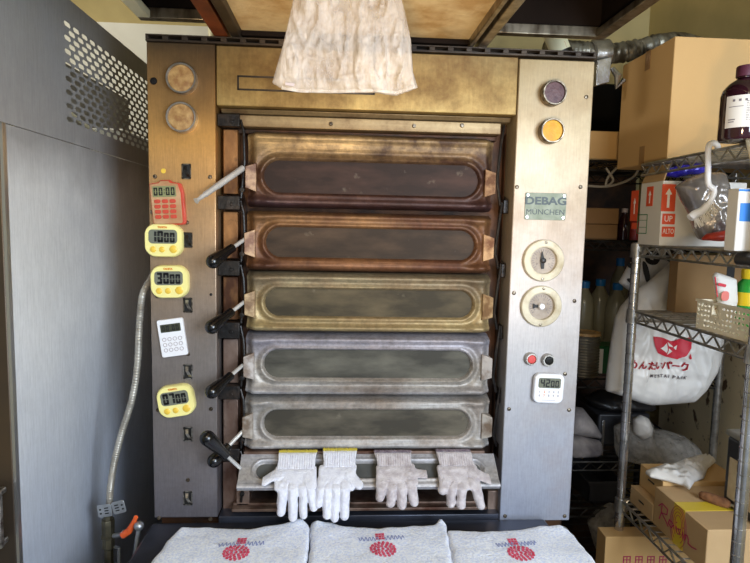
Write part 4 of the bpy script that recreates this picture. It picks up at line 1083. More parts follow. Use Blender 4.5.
bottle('sauce_bottle', 'small dark bottle with a grey cap beside the brown cartons in the shadow', c, [(0, 0), (.018, 0), (.018, .055), (.008, .075), (.008, .085)], 'brown_glass', [(.009, .083), (.009, .095), (0, .096)], 'btn_grey')
c2 = c+Vector((-.045+.09, .03, 0))
bottle('sauce_bottle', 'small dark bottle with a red band just left of the white carton', c2, [(0, 0), (.02, 0), (.02, .045), (.01, .065), (.01, .075)], 'red_foil', [(.011, .073), (.011, .085), (0, .086)], 'black_plastic')
# hanging cables
for k, (pts, lab) in enumerate((([(606, 168), (613, 180), (606, 186), (609, 176), (622, 163)], 'grey cable loop hanging under the top shelf behind the oven edge'), ([(588, 186), (610, 186), (632, 178), (640, 166)], 'pale cable sagging left from the chrome rack corner'))):
    bm = NB(); tube(bm, catmull([P(a, b, YB0-.03) for a, b in pts], 10), .0035, 8)
    tag(obj('cable', bm, 'cable'), lab, 'cable')
# ---------------------------------------------------------------- brown reagent bottle
yb_ = ya+.055
bx_ = P(743, 110, yb_).x; zs1 = S1+.0035
kk = (yb_-CY)/576
Rb = 21*kk; Hb = P(742, 66, yb_).z-zs1
rb_ = thing('brown_bottle', 'dark brown glass bottle with a printed white label on the top shelf', 'bottle', (bx_, yb_, zs1))
Mb = Matrix.Translation((bx_, yb_, zs1))
bm = NB(); lathe(bm, [(0, 0), (Rb*.93, 0), (Rb, .004), (Rb, Hb*.60), (Rb*.93, Hb*.68), (Rb*.72, Hb*.76), (Rb*.40, Hb*.82), (Rb*.33, Hb*.84), (Rb*.33, Hb*.9)], Mb, 40); obj('bottle_body', bm, 'brown_glass', rb_)
bm = NB(); lathe(bm, [(Rb*.40, Hb*.855), (Rb*.42, Hb*.86), (Rb*.42, Hb*.985), (Rb*.38, Hb), (0, Hb)], Mb, 28); obj('cap', bm, simple('plum_cap', (84,38,56), .5), rb_)
bm = NB(); n = 30
def labpt(a, z, off=.0006): return (bx_+(Rb+off)*sin(a), yb_-(Rb+off)*cos(a), zs1+z)
a0, a1 = radians(-78), radians(90)
G = [[bm.verts.new(labpt(a0+(a1-a0)*i/n, z)) for i in range(n+1)] for z in (Hb*.15, Hb*.57)]
for i in range(n): bm.faces.new((G[0][i], G[0][i+1], G[1][i+1], G[1][i]))
lb = obj('paper_label', bm, 'label', rb_)
bm = NB(); rr = random.Random(3)
def ltxt(a, z, w, h):
    m_ = 3; g = [[bm.verts.new(labpt(a+w*i/m_, zz, .0012)) for i in range(m_+1)] for zz in (z, z+h)]
    for i in range(m_): bm.faces.new((g[0][i], g[0][i+1], g[1][i+1], g[1][i]))
for i in range(3):
    a_ = -1.05+i*.25; ltxt(a_, Hb*.49, .10, Hb*.03)
ltxt(-1.2, Hb*.42, .6, Hb*.008); ltxt(-1.2, Hb*.22, .25, Hb*.012); ltxt(-1.2, Hb*.25, .3, Hb*.012)
for i in range(12):
    a_ = -.48
    while a_ < .9:
        w_ = rr.uniform(.05, .16); ltxt(a_, Hb*(.24+i*.022), w_, Hb*.007); a_ += w_+.04
obj('label_print', bm, 'grey_print', lb)

# ---------------------------------------------------------------- white brush on the top-shelf rail
def hz(px, py, y): return P(px, py, y)
bx0 = PX(708, 150, XR-.012); yb2 = bx0.y
br = thing('scrub_brush', 'white long-handled brush hooked on the left rail of the top shelf', 'brush', P(705, 215, yb2))
pts = [P(718, 151, yb2), P(717, 145, yb2), P(712, 143, yb2), P(708.5, 148, yb2), P(708, 168, yb2), P(708.5, 184, yb2), P(714, 190, yb2), P(712, 198, yb2), P(706, 208, yb2)]
bm = NB(); sp_ = catmull(pts, 8); tube(bm, sp_, [.0058]*len(sp_), 10); obj('brush_handle', bm, 'white_pl', br)
bm = NB(); hd = catmull([P(708, 205, yb2), P(702, 211, yb2), P(695, 214, yb2), P(690, 218, yb2)], 6); tube(bm, hd, [.008]*len(hd), 10); obj('brush_head', bm, 'white_pl', br)
bm = NB(); r4 = random.Random(5)
for i in range(70):
    t = r4.random(); p = P(711, 199, yb2).lerp(P(692, 216, yb2), t); dn = Vector((.55+r4.uniform(-.3, .3), r4.uniform(-.35, .35), -.75)).normalized()
    tube(bm, [p, p+dn*.030], .0007, 4)
o = obj('bristles', bm, 'white_print', br); o['kind'] = 'stuff'
# ring end at right edge
q = PX(749, 130, XR-.012)
bm = NB(); cpts = [q+Vector((.012*cos(a), 0, .014*sin(a))) for a in [2*pi*k/20 for k in range(20)]]; tube(bm, cpts, .004, 8, closed=True)
tube(bm, [q+Vector((0, 0, -.016)), q+Vector((.014, 0, -.06))], .005, 8)
tag(obj('ladle', bm, 'cream_bezel'), 'worn pale ring-ended utensil hooked on the top shelf rail at the right edge', 'utensil')

# ---------------------------------------------------------------- shelf 2
z2 = S2+.0035
xw = XR-.006
wb = thing('printed_carton', 'white carton with orange arrows and UP ALTO print, flap open, on the second shelf', 'box', (xw+.07, 0, z2))
cw = PX(661, 215, xw); cfar = PX(631, 215, xw)
yw0, yw1 = cw.y, cfar.y; hwt = PX(660, 181, xw).z
if yw1 > yb-.013: yw1 = yb-.013
xw1 = xw+.20
B('carton_body', (xw, yw0, z2), (xw1, yw1, hwt), 'white_card', wb, .0015)
bm = NB(); 
for (p_, q_) in (((xw, yw0), (xw, yw1)),):
    v = [bm.verts.new(c_) for c_ in ((xw, yw0, hwt), (xw, yw1, hwt), (xw+.018, yw1-.004, hwt+.04), (xw+.022, yw0+.02, hwt+.04))]
    v2 = [bm.verts.new(k_.co+Vector((.003, 0, 0))) for k_ in v]
    bm.faces.new(v); bm.faces.new(v2[::-1])
    for i in range(4): bm.faces.new((v[i], v2[i], v2[(i+1) % 4], v[(i+1) % 4]))
obj('carton_flap', bm, 'card2', wb)
# prints, left face (looking to -x)
def onL(px, py): p = PX(px, py, xw); return p
bm = NB()
def lrect(bm, x0, y0, x1, y1, d=.0008, X=None, f=PX):
    a = f(x0, y0, X); b = f(x1, y1, X); box(bm, (X-d, min(a.y, b.y), min(a.z, b.z)), (X, max(a.y, b.y), max(a.z, b.z)))
for rc in ((647.5, 187, 652.5, 206), (632, 191, 637, 221), (632, 223, 637, 229)):
    bm = NB(); lrect(bm, *rc, X=xw); obj('arrow_print', bm, 'orange', wb)
a = PX(642, 224, xw); bm = NB(); Ml = FX(a); o = rrect(.044, .045, .001, 2)
for q in range(len(o)): strip(bm, [o[q], o[(q+1) % len(o)]], .002, .0006, Ml)
strip(bm, [(-.022, .009), (.022, .009)], .0012, .0006, Ml); strip(bm, [(-.022, -.008), (.022, -.008)], .0012, .0006, Ml); obj('form_print', bm, 'green_print', wb)
# front face prints
f0 = P(667.5, 200, yw0); bm = NB()
def frect(px0, py0, px1, py1, y, r=.002, d=.0008):
    a = P(px0, py0, y); b = P(px1, py1, y); prism(bm, rrect(abs(b.x-a.x), abs(a.z-b.z), r, 3), d, FR(Vector(((a.x+b.x)/2, y, (a.z+b.z)/2))))

for rc in ((662.5, 184, 674.5, 211.5), (662.5, 213.5, 674.5, 224.5), (662, 226.5, 674, 237)):
    bm = NB(); frect(*rc, yw0); obj('arrow_print', bm, 'orange', wb)
bm = NB(); q = P(668.5, 198, yw0-.0008); Mw = FR(q); prism(bm, [(-.003, -.022), (.003, -.022), (.003, .008), (.008, .008), (0, .022), (-.008, .008), (-.003, .008)], .0004, Mw); obj('white_arrow', bm, 'white_print', wb, smooth=False)
for s_, py in (('UP', 219), ('ALTO', 231.5)): bm = NB(); text(bm, s_, .019 if s_ == 'UP' else .0165, FR(P(668.3, py, yw0-.001)), sx=.85 if s_ == 'UP' else .62); obj('white_lettering', bm, 'white_print', wb, smooth=False)
bm = NB(); q = PX(649.8, 197, xw-.0008); prism(bm, [(-.002, -.015), (.002, -.015), (.002, .004), (.006, .004), (0, .015), (-.006, .004), (-.002, .004)], .0004, FX(q)); obj('white_arrow', bm, 'white_print', wb, smooth=False); bm = NB(); q = PX(634.5, 206, xw-.0008); prism(bm, [(-.002, -.02), (.002, -.02), (.002, .006), (.006, .006), (0, .02), (-.006, .006), (-.002, .006)], .0004, FX(q))
obj('white_arrow', bm, 'white_print', wb, smooth=False)
def pouch(name, label, pts, y, T, r, mt, cat='bag', sd=1, res=.004, amp=.006, tilt=0, group=None, z_floor=None, extra=None, cr=1.0):
    cx = sum(p[0] for p in pts)/len(pts); cy = sum(p[1] for p in pts)/len(pts); c = P(cx, cy, y); Mx = FR(c)
    ol = [(P(px, py, y).x-c.x, P(px, py, y).z-c.z) for px, py in pts]
    xs = [p[0] for p in ol]; ys = [p[1] for p in ol]
    bm = NB(); inflate(bm, lambda a, b: sdpoly(a, b, ol), (min(xs)-.01, min(ys)-.01, max(xs)+.01, max(ys)+.01), res, T, r, Mx, lambda a, b: crumple(a, b, cr, amp, sd))
    t = thing(name, label, cat, Vector((c.x, c.y, c.z+min(ys))), group); obj('film', bm, mt, t, ang=80)
    return t, ol, c, Mx
ysv = yw0-.062
t, *_ = pouch('silver_pouch', 'crumpled clear and silver plastic pouch beside the white printed carton', [(676, 186), (688, 178), (705, 172), (722, 172), (728, 190), (733, 212), (735, 234), (722, 238), (700, 240), (694, 228), (690, 214), (682, 200)], ysv, .030, .03, 'bag_silver', sd=4, amp=.009, cr=1.6)
pouch('blue_pouch', 'shiny blue plastic wrapper on top of the white carton', [(664, 176), (667, 168), (678, 165), (697, 163), (712, 166), (708, 174), (690, 175), (676, 178)], yw0+.03, .012, .01, 'blue_foil', sd=6, cr=2, amp=.005)
pouch('red_packet', 'flattened red packet under the silver pouch at the shelf edge', [(700, 240), (706, 234), (720, 231), (738, 229), (739, 238), (722, 241.5)], ysv-.045, .010, .01, 'red_foil', sd=8, amp=.003)
q = P(738, 205, ya+.03); q1 = P(738, 246, ya+.03)
wbx = thing('tissue_carton', 'white and blue carton at the right end of the second shelf', 'box', (q.x+.05, ya+.045, z2))
B('carton_body', (q.x, ya+.03, z2), (q.x+.12, ya+.06, P(738, 188, ya+.03).z), 'white_card', wbx, .002)
bm = NB(); a = P(740.5, 203, ya+.03); b = P(770, 222, ya+.03); box(bm, (a.x, ya+.0292, b.z), (a.x+.1, ya+.03, a.z)); a = P(739, 189, ya+.03); b = P(770, 192, ya+.03); box(bm, (a.x, ya+.0292, b.z), (a.x+.1, ya+.03, a.z)); obj('blue_panel_print', bm, 'blue_print', wbx)
# backdrop carton of shelf 2 (dull grey carton behind pouch)
B2 = carton('cardboard_box', (XR+.225, ya+.16, z2), (XR+.38, yb-.03, P(700, 185, 0).z), 'card_dark', 'dull carton at the back of the second shelf behind the silver pouch')

# ---------------------------------------------------------------- shelf 3
z3 = S3+.0035
ycb = yb-.044
a, b = P(679, 254, ycb), P(736, 254, ycb)
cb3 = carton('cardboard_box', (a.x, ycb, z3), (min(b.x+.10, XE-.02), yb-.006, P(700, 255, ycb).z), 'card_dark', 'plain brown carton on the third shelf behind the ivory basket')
bm = NB(); q = P(729, 272, ycb); box(bm, (q.x-.006, ycb-.0008, q.z-.014), (q.x+.014, ycb, q.z+.014)); obj('black_mark', bm, 'black_print', cb3)
# ivory lattice basket, long side along the left rail
xk0 = XR+.004
fk = PX(698, 308, xk0); yk1 = fk.y; LK = .22; yk = yk1-LK; HK = PX(699, 299, xk0).z-z3
bk_ = thing('lattice_basket', 'ivory plastic lattice basket with a handle hole on the third shelf', 'basket', (xk0+.07, yk+LK/2, z3))
def lattice(bm, M, w, h, seed, hole=None):
    """side wall pierced by rows of irregular leaf-shaped openings"""
    d = .002; r5 = random.Random(seed); n = max(4, int(w/.0105)); m_ = 5; hb = .005
    box(bm, (0, 0, 0), (w, hb, d), M); box(bm, (0, h-hb, 0), (w, h, d*1.5), M)
    for i in range(n):
        for k in range(m_):
            x0, x1 = w*i/n, w*(i+1)/n; y0, y1 = hb+(h-2*hb)*k/m_, hb+(h-2*hb)*(k+1)/m_
            cx, cy = (x0+x1)/2, (y0+y1)/2
            if hole and hole[0] < cx < hole[1] and cy > hole[2]: continue
            if r5.random() < .16: box(bm, (x0, y0, 0), (x1, y1, d), M); continue
            a = r5.uniform(0, pi); rx, ry = (x1-x0)*r5.uniform(.28, .42), (y1-y0)*r5.uniform(.2, .36)
            O = [(x0, y0), (cx, y0), (x1, y0), (x1, cy), (x1, y1), (cx, y1), (x0, y1), (x0, cy)]
            I = []
            for q in range(8):
                t = radians(-135+45*q); ux, uy = rx*cos(t), ry*sin(t); k_ = .25*sin(2*(t-a)); I.append((cx+ux*(1+k_), cy+uy*(1+k_)))
            for z in (0, d):
                o = [bm.verts.new(M @ Vector((p[0], p[1], z))) for p in O]; c = [bm.verts.new(M @ Vector((p[0], p[1], z))) for p in I]
                for q in range(8): bm.faces.new((o[q], o[(q+1) % 8], c[(q+1) % 8], c[q]))
                if z == 0: c0 = c
                else:
                    for q in range(8): bm.faces.new((c0[q], c0[(q+1) % 8], c[(q+1) % 8], c[q]))
    if hole:
        x0_, x1_, yb__ = hole; strip(bm, [(x0_, h-.004), (x0_, yb__), (x1_, yb__), (x1_, h-.004)], .003, d*1.3, M)
WK = .15
hx0 = yk1-PX(713, 305, xk0).y; hx1 = yk1-PX(721, 305, xk0).y
bm = NB(); lattice(bm, FX(Vector((xk0, yk1, z3))), LK, HK, 2, (hx0, hx1, HK*.5)); box(bm, (xk0-.004, yk-.004, z3+HK-.004), (xk0+.003, yk1+.004, z3+HK)); obj('basket_side', bm, 'ivory', bk_)
bm = NB(); lattice(bm, FX(Vector((xk0+WK, yk1, z3))), LK, HK, 3); obj('basket_side', bm, 'ivory', bk_)
FYm = Matrix(((1,0,0,0),(0,0,-1,0),(0,1,0,0),(0,0,0,1)))
bm = NB(); lattice(bm, Matrix.Translation((xk0, yk, z3)) @ FYm, WK, HK, 4); obj('basket_side', bm, 'ivory', bk_)
bm = NB(); lattice(bm, Matrix.Translation((xk0, yk1, z3)) @ FYm, WK, HK, 5); obj('basket_side', bm, 'ivory', bk_)
B('basket_floor', (xk0, yk, z3), (xk0+WK, yk1, z3+.002), 'ivory', bk_, 0)
yk = PX(722, 305, xk0+.04).y-.045
# snack packet
yp = yk+.045
t, ol, c, Mx = pouch('snack_packet', 'white and red snack packet standing in the ivory basket', [(713, 276), (716, 272), (728, 276), (736, 279), (737, 300), (733, 322), (724, 324), (718, 304)], yp, .010, .012, 'white_card', 'packet', 11, .003, .002)
bm = NB(); q = P(722, 285, yp-.012); prism(bm, rrect(.017, .006, .002, 3), .0008, FR(q, radians(-12))); c0_ = P(715, 277, yp-.006); strip(bm, [(0, 0), (.008, -.040)], .002, .001, FR(c0_));  obj('red_band_print', bm, 'red_print', t)
bm = NB(); prism(bm, rrect(.016, .020, .007, 5), .0010, FR(P(725, 296, yp-.0125))); obj('orange_picture', bm, 'pink_print', t)
yg = yk+.05; q = P(747, 300, yg); r_g = 11*(yg-CY)/576
cg = Vector((q.x, yg, z3+.003)); Hg = P(747, 268, yg).z-cg.z
gb = bottle('squeeze_bottle', 'green bottle with a yellow cap and yellow label in the ivory basket', cg, [(0, 0), (r_g, 0), (r_g, Hg*.62), (r_g*.9, Hg*.74), (r_g*.5, Hg*.83), (r_g*.5, Hg*.86)], 'green_glass', [(r_g*.62, Hg*.82), (r_g*.66, Hg*.83), (r_g*.66, Hg*.98), (r_g*.5, Hg), (0, Hg)], 'yellow_cap')
bm = NB(); lathe(bm, [(r_g*1.02, Hg*.38), (r_g*1.02, Hg*.60)], Matrix.Translation(cg), 28); obj('yellow_label', bm, 'yellow_cap', gb)
pouch('grey_packet', 'grey translucent packet lying above the carton near the green bottle', [(735, 252), (750, 250), (765, 254), (764, 268), (748, 270), (738, 266)], yk+.085, .012, .012, 'bag_grey', 'packet', 21, .004, .003)

# ---------------------------------------------------------------- hanging shopping bags
yh = yb+.075
hp_ = [(672, 262), (677, 262), (676, 270), (670, 286), (665, 300), (674, 310), (700, 312), (716, 318), (722, 332), (721, 352), (715, 372), (704, 390), (692, 402), (668, 404), (650, 405), (638, 402), (622, 396), (606, 391), (608, 370), (612, 340), (616, 318), (622, 306), (634, 292), (650, 281), (664, 268)]
t, ol, c, Mx = pouch('shopping_bag', 'white shopping bag with red fish-shape logo and Japanese lettering hanging behind the rack post', hp_, yh, .045, .07, 'bag_white', 'bag', 31, .0045, .010, cr=1.0)
lz = -.052
def onbag(px, py): p = P(px, py, yh-.058); return p
# front surface height so the print lies on the film
def bagtop(x, z):
    d = -sdpoly(x-c.x, z-c.z, ol)
    if d <= 0: return yh
    return yh-(.045*sqrt(max(0, 1-(1-min(d/.07, 1))**2))+crumple(x-c.x, z-c.z, 1.0, .010, 31)*min(1, d/.07))-.0034
def lay(bm):
    bmesh.ops.triangulate(bm, faces=bm.faces[:])
    for _ in range(2):
        es = [e for e in bm.edges if e.calc_length() > .005]
        if es: bmesh.ops.subdivide_edges(bm, edges=es, cuts=1)
        bmesh.ops.triangulate(bm, faces=bm.faces[:])
    for v in bm.verts: v.co.y = bagtop(v.co.x, v.co.z)
bm = NB(); pts = [P(a, b, yh-.04) for a, b in ((650.5, 335.5), (658, 336), (668, 340), (678, 338), (687, 336), (689.5, 337), (688, 347), (683, 354), (674, 358), (664, 356), (655, 352), (652, 345))]
bm.faces.new([bm.verts.new(p) for p in pts])
q = P(686.5, 355, yh-.04); bm.faces.new([bm.verts.new(q+Vector((a, 0, b))) for a, b in ((0, .008), (.003, -.001), (.004, -.005), (.0, -.008), (-.004, -.005), (-.003, -.001))])
lay(bm); obj('logo_print', bm, 'red_print', t)
bm = NB()
for tri in (((657, 347), (664, 342), (664, 352)), ((665, 341), (670, 346), (665.5, 345)), ((665, 347), (669, 350), (665, 354)), ((670, 346.5), (675, 344), (673, 349))):
    bm.faces.new([bm.verts.new(P(a, b, yh-.041)) for a, b in tri])
lay(bm)
for v in bm.verts: v.co.y -= .0008
obj('logo_cutout', bm, 'white_print', t)
bm = NB(); tA = P(656.5, 365, yh-.04); tB = P(656, 375.5, yh-.04)
Mt = FR(tA, radians(-2)); text(bm, 'めんたいパーク', .0245, Mt, bold=.0008, sx=.93); lay(bm); obj('lettering', bm, 'red_print', t, smooth=False)
bm = NB(); text(bm, 'M E N T A I  P A R K', .0118, FR(P(665, 375.5, yh-.04), radians(-3)), bold=.0003, sx=.95); lay(bm); obj('small_lettering', bm, 'grey_print', t, smooth=False)
bm = NB(); q = P(674.5, 264, yh); tube(bm, [(q.x, yb, S2-.026), (q.x, yb+.02, S2-.034), (q.x, yh, q.z-.004), (q.x, yh+.008, q.z+.006)], .002, 8); tag(obj('s_hook', bm, 'dull_chrome'), 'small wire hook carrying the white shopping bag on the rack rail', 'hook')
# patterned bag behind
ypz = yh+.085
pts = [(642, 250), (655, 248), (682, 249), (685, 270), (682, 296), (665, 306), (645, 300), (628, 290), (619, 283), (628, 266)]
t, ol2, c2_, Mx2 = pouch('patterned_bag', 'white bag with large black leaf shapes behind the shopping bag', pts, ypz, .03, .04, 'bag_white', 'bag', 41, .005, .006)
bm = NB()
for (px, py, rx_, ry_, a_) in ((654, 258, 8, 6.5, 35), (673, 256, 7, 6, 40), (646, 272, 2.6, 11, 8), (662, 277, 10, 6, 35), (637, 268, 6, 2.6, -50), (674, 288, 8, 4, 30), (656, 292, 7, 3, 40), (634, 282, 5, 2.4, -30)):
    q = P(px, py, ypz-.036); k = (ypz-CY)/576
    prism(bm, [(rx_*k*cos(w), ry_*k*sin(w)) for w in [2*pi*i/16 for i in range(16)]], .001, FR(q, radians(a_)))
for v in bm.verts:
    d_ = -sdpoly(v.co.x-c2_.x, v.co.z-c2_.z, ol2); e_ = crumple(v.co.x-c2_.x, v.co.z-c2_.z, 1.0, .006, 41)
    h_ = .03*sqrt(max(0, 1-(1-min(max(d_, 0)/.04, 1))**2))+e_*min(1, max(d_, 0)/.04); v.co.y = ypz-h_-.004
obj('leaf_print', bm, 'black_print', t)
bm = NB(); q = P(668, 249, ypz); tube(bm, [(q.x, ypz, q.z-.004), (q.x, YB0-.006, T2+.006), (q.x, YB0, T2+.004)], .002, 8); tag(obj('s_hook', bm, 'dark_wire'), 'dark wire hook carrying the patterned bag on the rear rack', 'hook')

# ---------------------------------------------------------------- rear rack goods
z3b = T3+.003
k = (YB0+.10-CY)/576
for i, (px, pt_, off) in enumerate(((584, 281, .10), (598.5, 279, .07), (613.5, 283, .07), (622, 290, .14), (618, 258, .24))):
    y = YB0+off; y += .08+(.07 if i == 1 else 0); q = P(px, 300, y); H = P(px, pt_, y).z-z3b; r = 11*(y-CY)/576 if i < 4 else .03
    r = min(r, .034)
    if i < 3: q.x = P(px, 300, y).x+(0, .004, .012)[i]
    if i == 3: q.x += .055
    lab = ['cloudy plastic bottle with blue cap nearest the oven edge', 'cloudy plastic bottle with blue cap in the middle of the rear row', 'cloudy plastic bottle with blue cap just left of the shopping bag', 'cloudy plastic bottle partly behind the shopping bag', 'tallest cloudy plastic bottle at the back of the rear shelf'][i]
    bottle('plastic_bottle', lab, Vector((q.x, y, z3b)), [(0, 0), (r*.95, 0), (r, .006), (r, H*.70), (r*.85, H*.80), (r*.42, H*.89), (r*.36, H*.93)], 'pet', [(r*.44, H*.92), (r*.46, H*.93), (r*.46, H*.995), (r*.4, H), (0, H)], 'blue_cap', group='blue-capped plastic bottles on the rear rack', seg=24)
# ribbed tin in front of them
yt2 = YB0+.045; kk = (yt2-CY)/576
q = P(584, 360, yt2); Rr = 15*kk; zt0 = T3+.003; zt1 = P(584, 333, yt2).z
t_ = thing('ribbed_tin', 'silver ribbed tin standing right beside the oven edge', 'tin', (q.x, yt2, zt0))
prof = [(0, zt0), (Rr, zt0)]; nn = 15
for i in range(nn): prof += [(Rr, zt0+(zt1-zt0)*i/nn), (Rr-.003, zt0+(zt1-zt0)*(i+.5)/nn)]
prof += [(Rr, zt1)]
bm = NB(); lathe(bm, prof, Matrix.Translation((q.x, yt2, 0)), 36); obj('tin_body', bm, 'tin', t_, ang=30)
bm = NB(); lathe(bm, [(Rr+.001, zt1-.004), (Rr+.001, zt1+.004), (Rr-.006, zt1+.004), (Rr-.008, zt1+.002), (0, zt1+.002)], Matrix.Translation((q.x, yt2, 0)), 36); obj('tin_lid', bm, 'tan_cap', t_)
q = P(599.5, 346, YB0+.05)
gx = thing('green_carton', 'green carton with a white label strip between the tin and the shopping bag', 'box', (q.x+.03, YB0+.09, z3b))
B('carton_body', (q.x-.002, YB0+.05, z3b), (q.x+.08, YB0+.12, q.z), 'green_pl', gx, .002)
bm = NB(); a = P(597.5, 349, YB0+.05); b = P(602, 374, YB0+.05); box(bm, (q.x-.0, YB0+.0492, b.z+.002), (b.x, YB0+.05, a.z)); obj('white_label', bm, 'white_print', gx)

# shelf T4: grey folded cloth bags, black crate with black bag, film bag
z4b = T4+.003
def lump(name, label, pts, y, z0, T, r, mt, cat='bag', sd=1, amp=.006, res=.006, cr=1.0, sink=True, group=None):
    """a soft pile: outline traced on its upright middle plane, resting on z0"""
    cx = sum(p[0] for p in pts)/len(pts); cy = sum(p[1] for p in pts)/len(pts); c = P(cx, cy, y)
    ol = [(P(px, py, y).x-c.x, P(px, py, y).z-c.z) for px, py in pts]; xs = [p[0] for p in ol]; ys = [p[1] for p in ol]
    bm = NB(); inflate(bm, lambda a, b: sdpoly(a, b, ol), (min(xs)-.01, min(ys)-.01, max(xs)+.01, max(ys)+.01), res, T, r, FR(c), lambda a, b: crumple(a, b, cr, amp, sd))
    lo = min(v.co.z for v in bm.verts)
    t = thing(name, label, cat, Vector((c.x, c.y, z0)), group)
    for v in bm.verts:
        if v.co.z < z0+.001: v.co.z = z0+.001
    obj('film', bm, mt, t, ang=80); return t
lump('cloth_bag', 'grey patterned cloth bag folded on the rear shelf, upper one beside the oven', [(560, 405), (583, 408), (594, 422), (601, 434), (598, 438), (560, 433)], YB0+.10, P(600, 446, YB0+.1).z-.02, .05, .05, 'grey_cloth', sd=51, cr=1.4)
lump('cloth_bag', 'grey cloth bag lying flat on the rear shelf beneath the patterned one', [(560, 434), (580, 436), (600, 441), (602, 450), (594, 459), (560, 464)], YB0+.07, z4b, .05, .05, 'grey_cloth', sd=57, cr=1.2)
a = P(599, 414, YB0+.12)
ct = thing('black_crate', 'black lidded crate under a black bag on the rear shelf', 'crate', (a.x+.08, YB0+.2, z4b))
B('crate_body', (a.x+.0, YB0+.12, z4b), (a.x+.17, YB0+.34, a.z), 'dark_crate', ct, .006)
bm = NB(); q = P(603.3, 420, YB0+.118); q2 = P(605, 455, YB0+.118); box(bm, (q.x-.004, YB0+.114, q2.z), (q.x+.005, YB0+.12, q.z)); obj('corner_strip', bm, 'chrome', ct, bev=.001)
zz = a.z
lump('black_bag', 'crumpled black plastic bag on top of the black crate', [(585, 398), (600, 390), (625, 388), (648, 394), (654, 406), (650, 416), (620, 417), (597, 416)], YB0+.2, zz, .06, .06, 'black_bag', sd=61, cr=1.3)
lump('film_bag', 'big translucent grey plastic bag behind the rack post', [(616, 428), (624, 424), (634, 425), (636, 418), (645, 416), (651, 422), (650, 430), (664, 430), (684, 436), (697, 446), (700, 457), (694, 465), (668, 470), (640, 472), (622, 470), (617, 452)], YB0+.03, z4b, .08, .09, 'bag_grey', sd=71, cr=1.5, amp=.014)
# small knotted top of the film bag
lump('tissue_wad', 'white crumpled plastic knot on top of the grey film bag', [(634, 420), (641, 415), (648, 418), (652, 427), (650, 436), (641, 439), (634, 434)], YB0-.02, P(640, 439, YB0-.02).z, .03, .03, 'bag_white', sd=77, cr=2, res=.004)
# lower rear shelves
T5 = P(600, 508, YB0).z; T6 = P(600, 560, YB0).z
for z in (T5, T6): wire_shelf('wire_shelf', XB0, XB1, YB0, YB1, z, 'dark_wire', rb, sp=.04)
a, b = P(590, 482, YB0+.03), P(623, 505, YB0+.03)
cr_ = thing('dark_crate', 'dark stacking crate with open top on the lower rear shelf', 'crate', ((a.x+b.x)/2, YB0+.13, T5+.003))
x0, x1, y0, y1, z0, z1 = a.x-.003, b.x, YB0+.03, YB0+.26, T5+.003, a.z
bm = NB(); box(bm, (x0, y0, z0), (x1, y1, z0+.004))
for (p, q) in (((x0, y0), (x1, y0+.005)), ((x0, y1-.005), (x1, y1)), ((x0, y0), (x0+.005, y1)), ((x1-.005, y0), (x1, y1))): box(bm, (p[0], p[1], z0), (q[0], q[1], z1))
box(bm, (x0-.004, y0-.004, z1-.010), (x1+.004, y0, z1)); box(bm, (x0-.004, y0-.004, z1-.010), (x0, y1, z1)); obj('crate_shell', bm, 'dark_crate', cr_, bev=.001)
lump('film_bag', 'crumpled grey film bag on the lowest rear shelf above the white cap', [(588, 524), (598, 512), (612, 504), (622, 506), (624, 530), (618, 548), (596, 550)], YB0+.0, T6+.003, .05, .05, 'bag_grey', sd=81, cr=1.6)
q = P(578, 560, YB0-.08)
c = Vector((q.x+.004, YB0+.05, T6+.003)); Hh = P(578, 528, YB0+.05).z-c.z
bottle('white_jug', 'white plastic bottle with a round cap beside the right towel', c, [(0, 0), (.035, 0), (.035, Hh*.45), (.028, Hh*.62), (.014, Hh*.75), (.014, Hh*.8)], 'bag_white', [(.017, Hh*.78), (.017, Hh*.96), (.014, Hh), (0, Hh)], 'white_pl')
q = P(588, 556, YB0+.02)

# ---------------------------------------------------------------- shelf 4 of the chrome rack
z4 = S4+.0035
xr0 = XR+.016
nc = PX(708, 530, xr0); fc = PX(655, 487.5, xr0)
ztr = nc.z
rz = thing('raisin_box', 'cardboard raisin box with magenta lettering and yellow tape on the bottom rack shelf', 'box', (xr0+.15, (nc.y+fc.y)/2, z4))
ny, fy = nc.y, fc.y
B('carton_body', (xr0, ny, z4), (XE-.02, fy, ztr), 'card2', rz, .002)
ty = PX(679, 520, xr0).y
bm = NB(); box(bm, (xr0-.0008, ty-.020, z4+.001), (xr0, ty+.020, ztr+.0006)); box(bm, (xr0-.0008, ty-.020, ztr), (xr0+.13, ty+.020, ztr+.0008)); obj('yellow_tape', bm, 'tape_y', rz)
ctr = PX(677, 527, xr0-.001); ctr.z = (z4+ztr)/2
bm = NB(); Mr = FX(ctr)
for k, (rx, ry) in enumerate(((.030, .046), (.024, .038), (.018, .029), (.012, .020))):
    pts = [(rx*cos(w)+.004, ry*sin(w)+.002*k) for w in [radians(-60+300*i/20) for i in range(21)]]; strip(bm, pts, .0009, .0005, Mr @ TZ(.0002))
W_ = fy-ny
Rx = lambda u, v: (u*W_*.38, v*.030-.004)
R_ = [[(-.9, -.5), (-.82, .1), (-.8, .75)], [(-.98, .45), (-.8, .85), (-.5, .75), (-.52, .3), (-.8, .1)], [(-.8, .1), (-.55, -.25), (-.42, -.5)],
      [(-.2, .05), (-.38, .1), (-.42, -.25), (-.25, -.35), (-.15, .0), (-.12, -.3)], [(-.02, .05), (.02, -.35)], [(.2, .1), (.06, .0), (.2, -.25), (.06, -.4)],
      [(.3, .05), (.33, -.4)], [(.42, -.4), (.42, .05), (.52, .1), (.58, -.1), (.58, -.4), (.75, -.42), (.95, -.3)], [(-.02, .35), (-.0, .4)], [(.3, .35), (.32, .4)]]
for pl in R_: strip(bm, [Rx(u, v) for u, v in pl], .0022, .0008, Mr @ TZ(.0006))
obj('magenta_print', bm, 'magenta', rz, smooth=False)
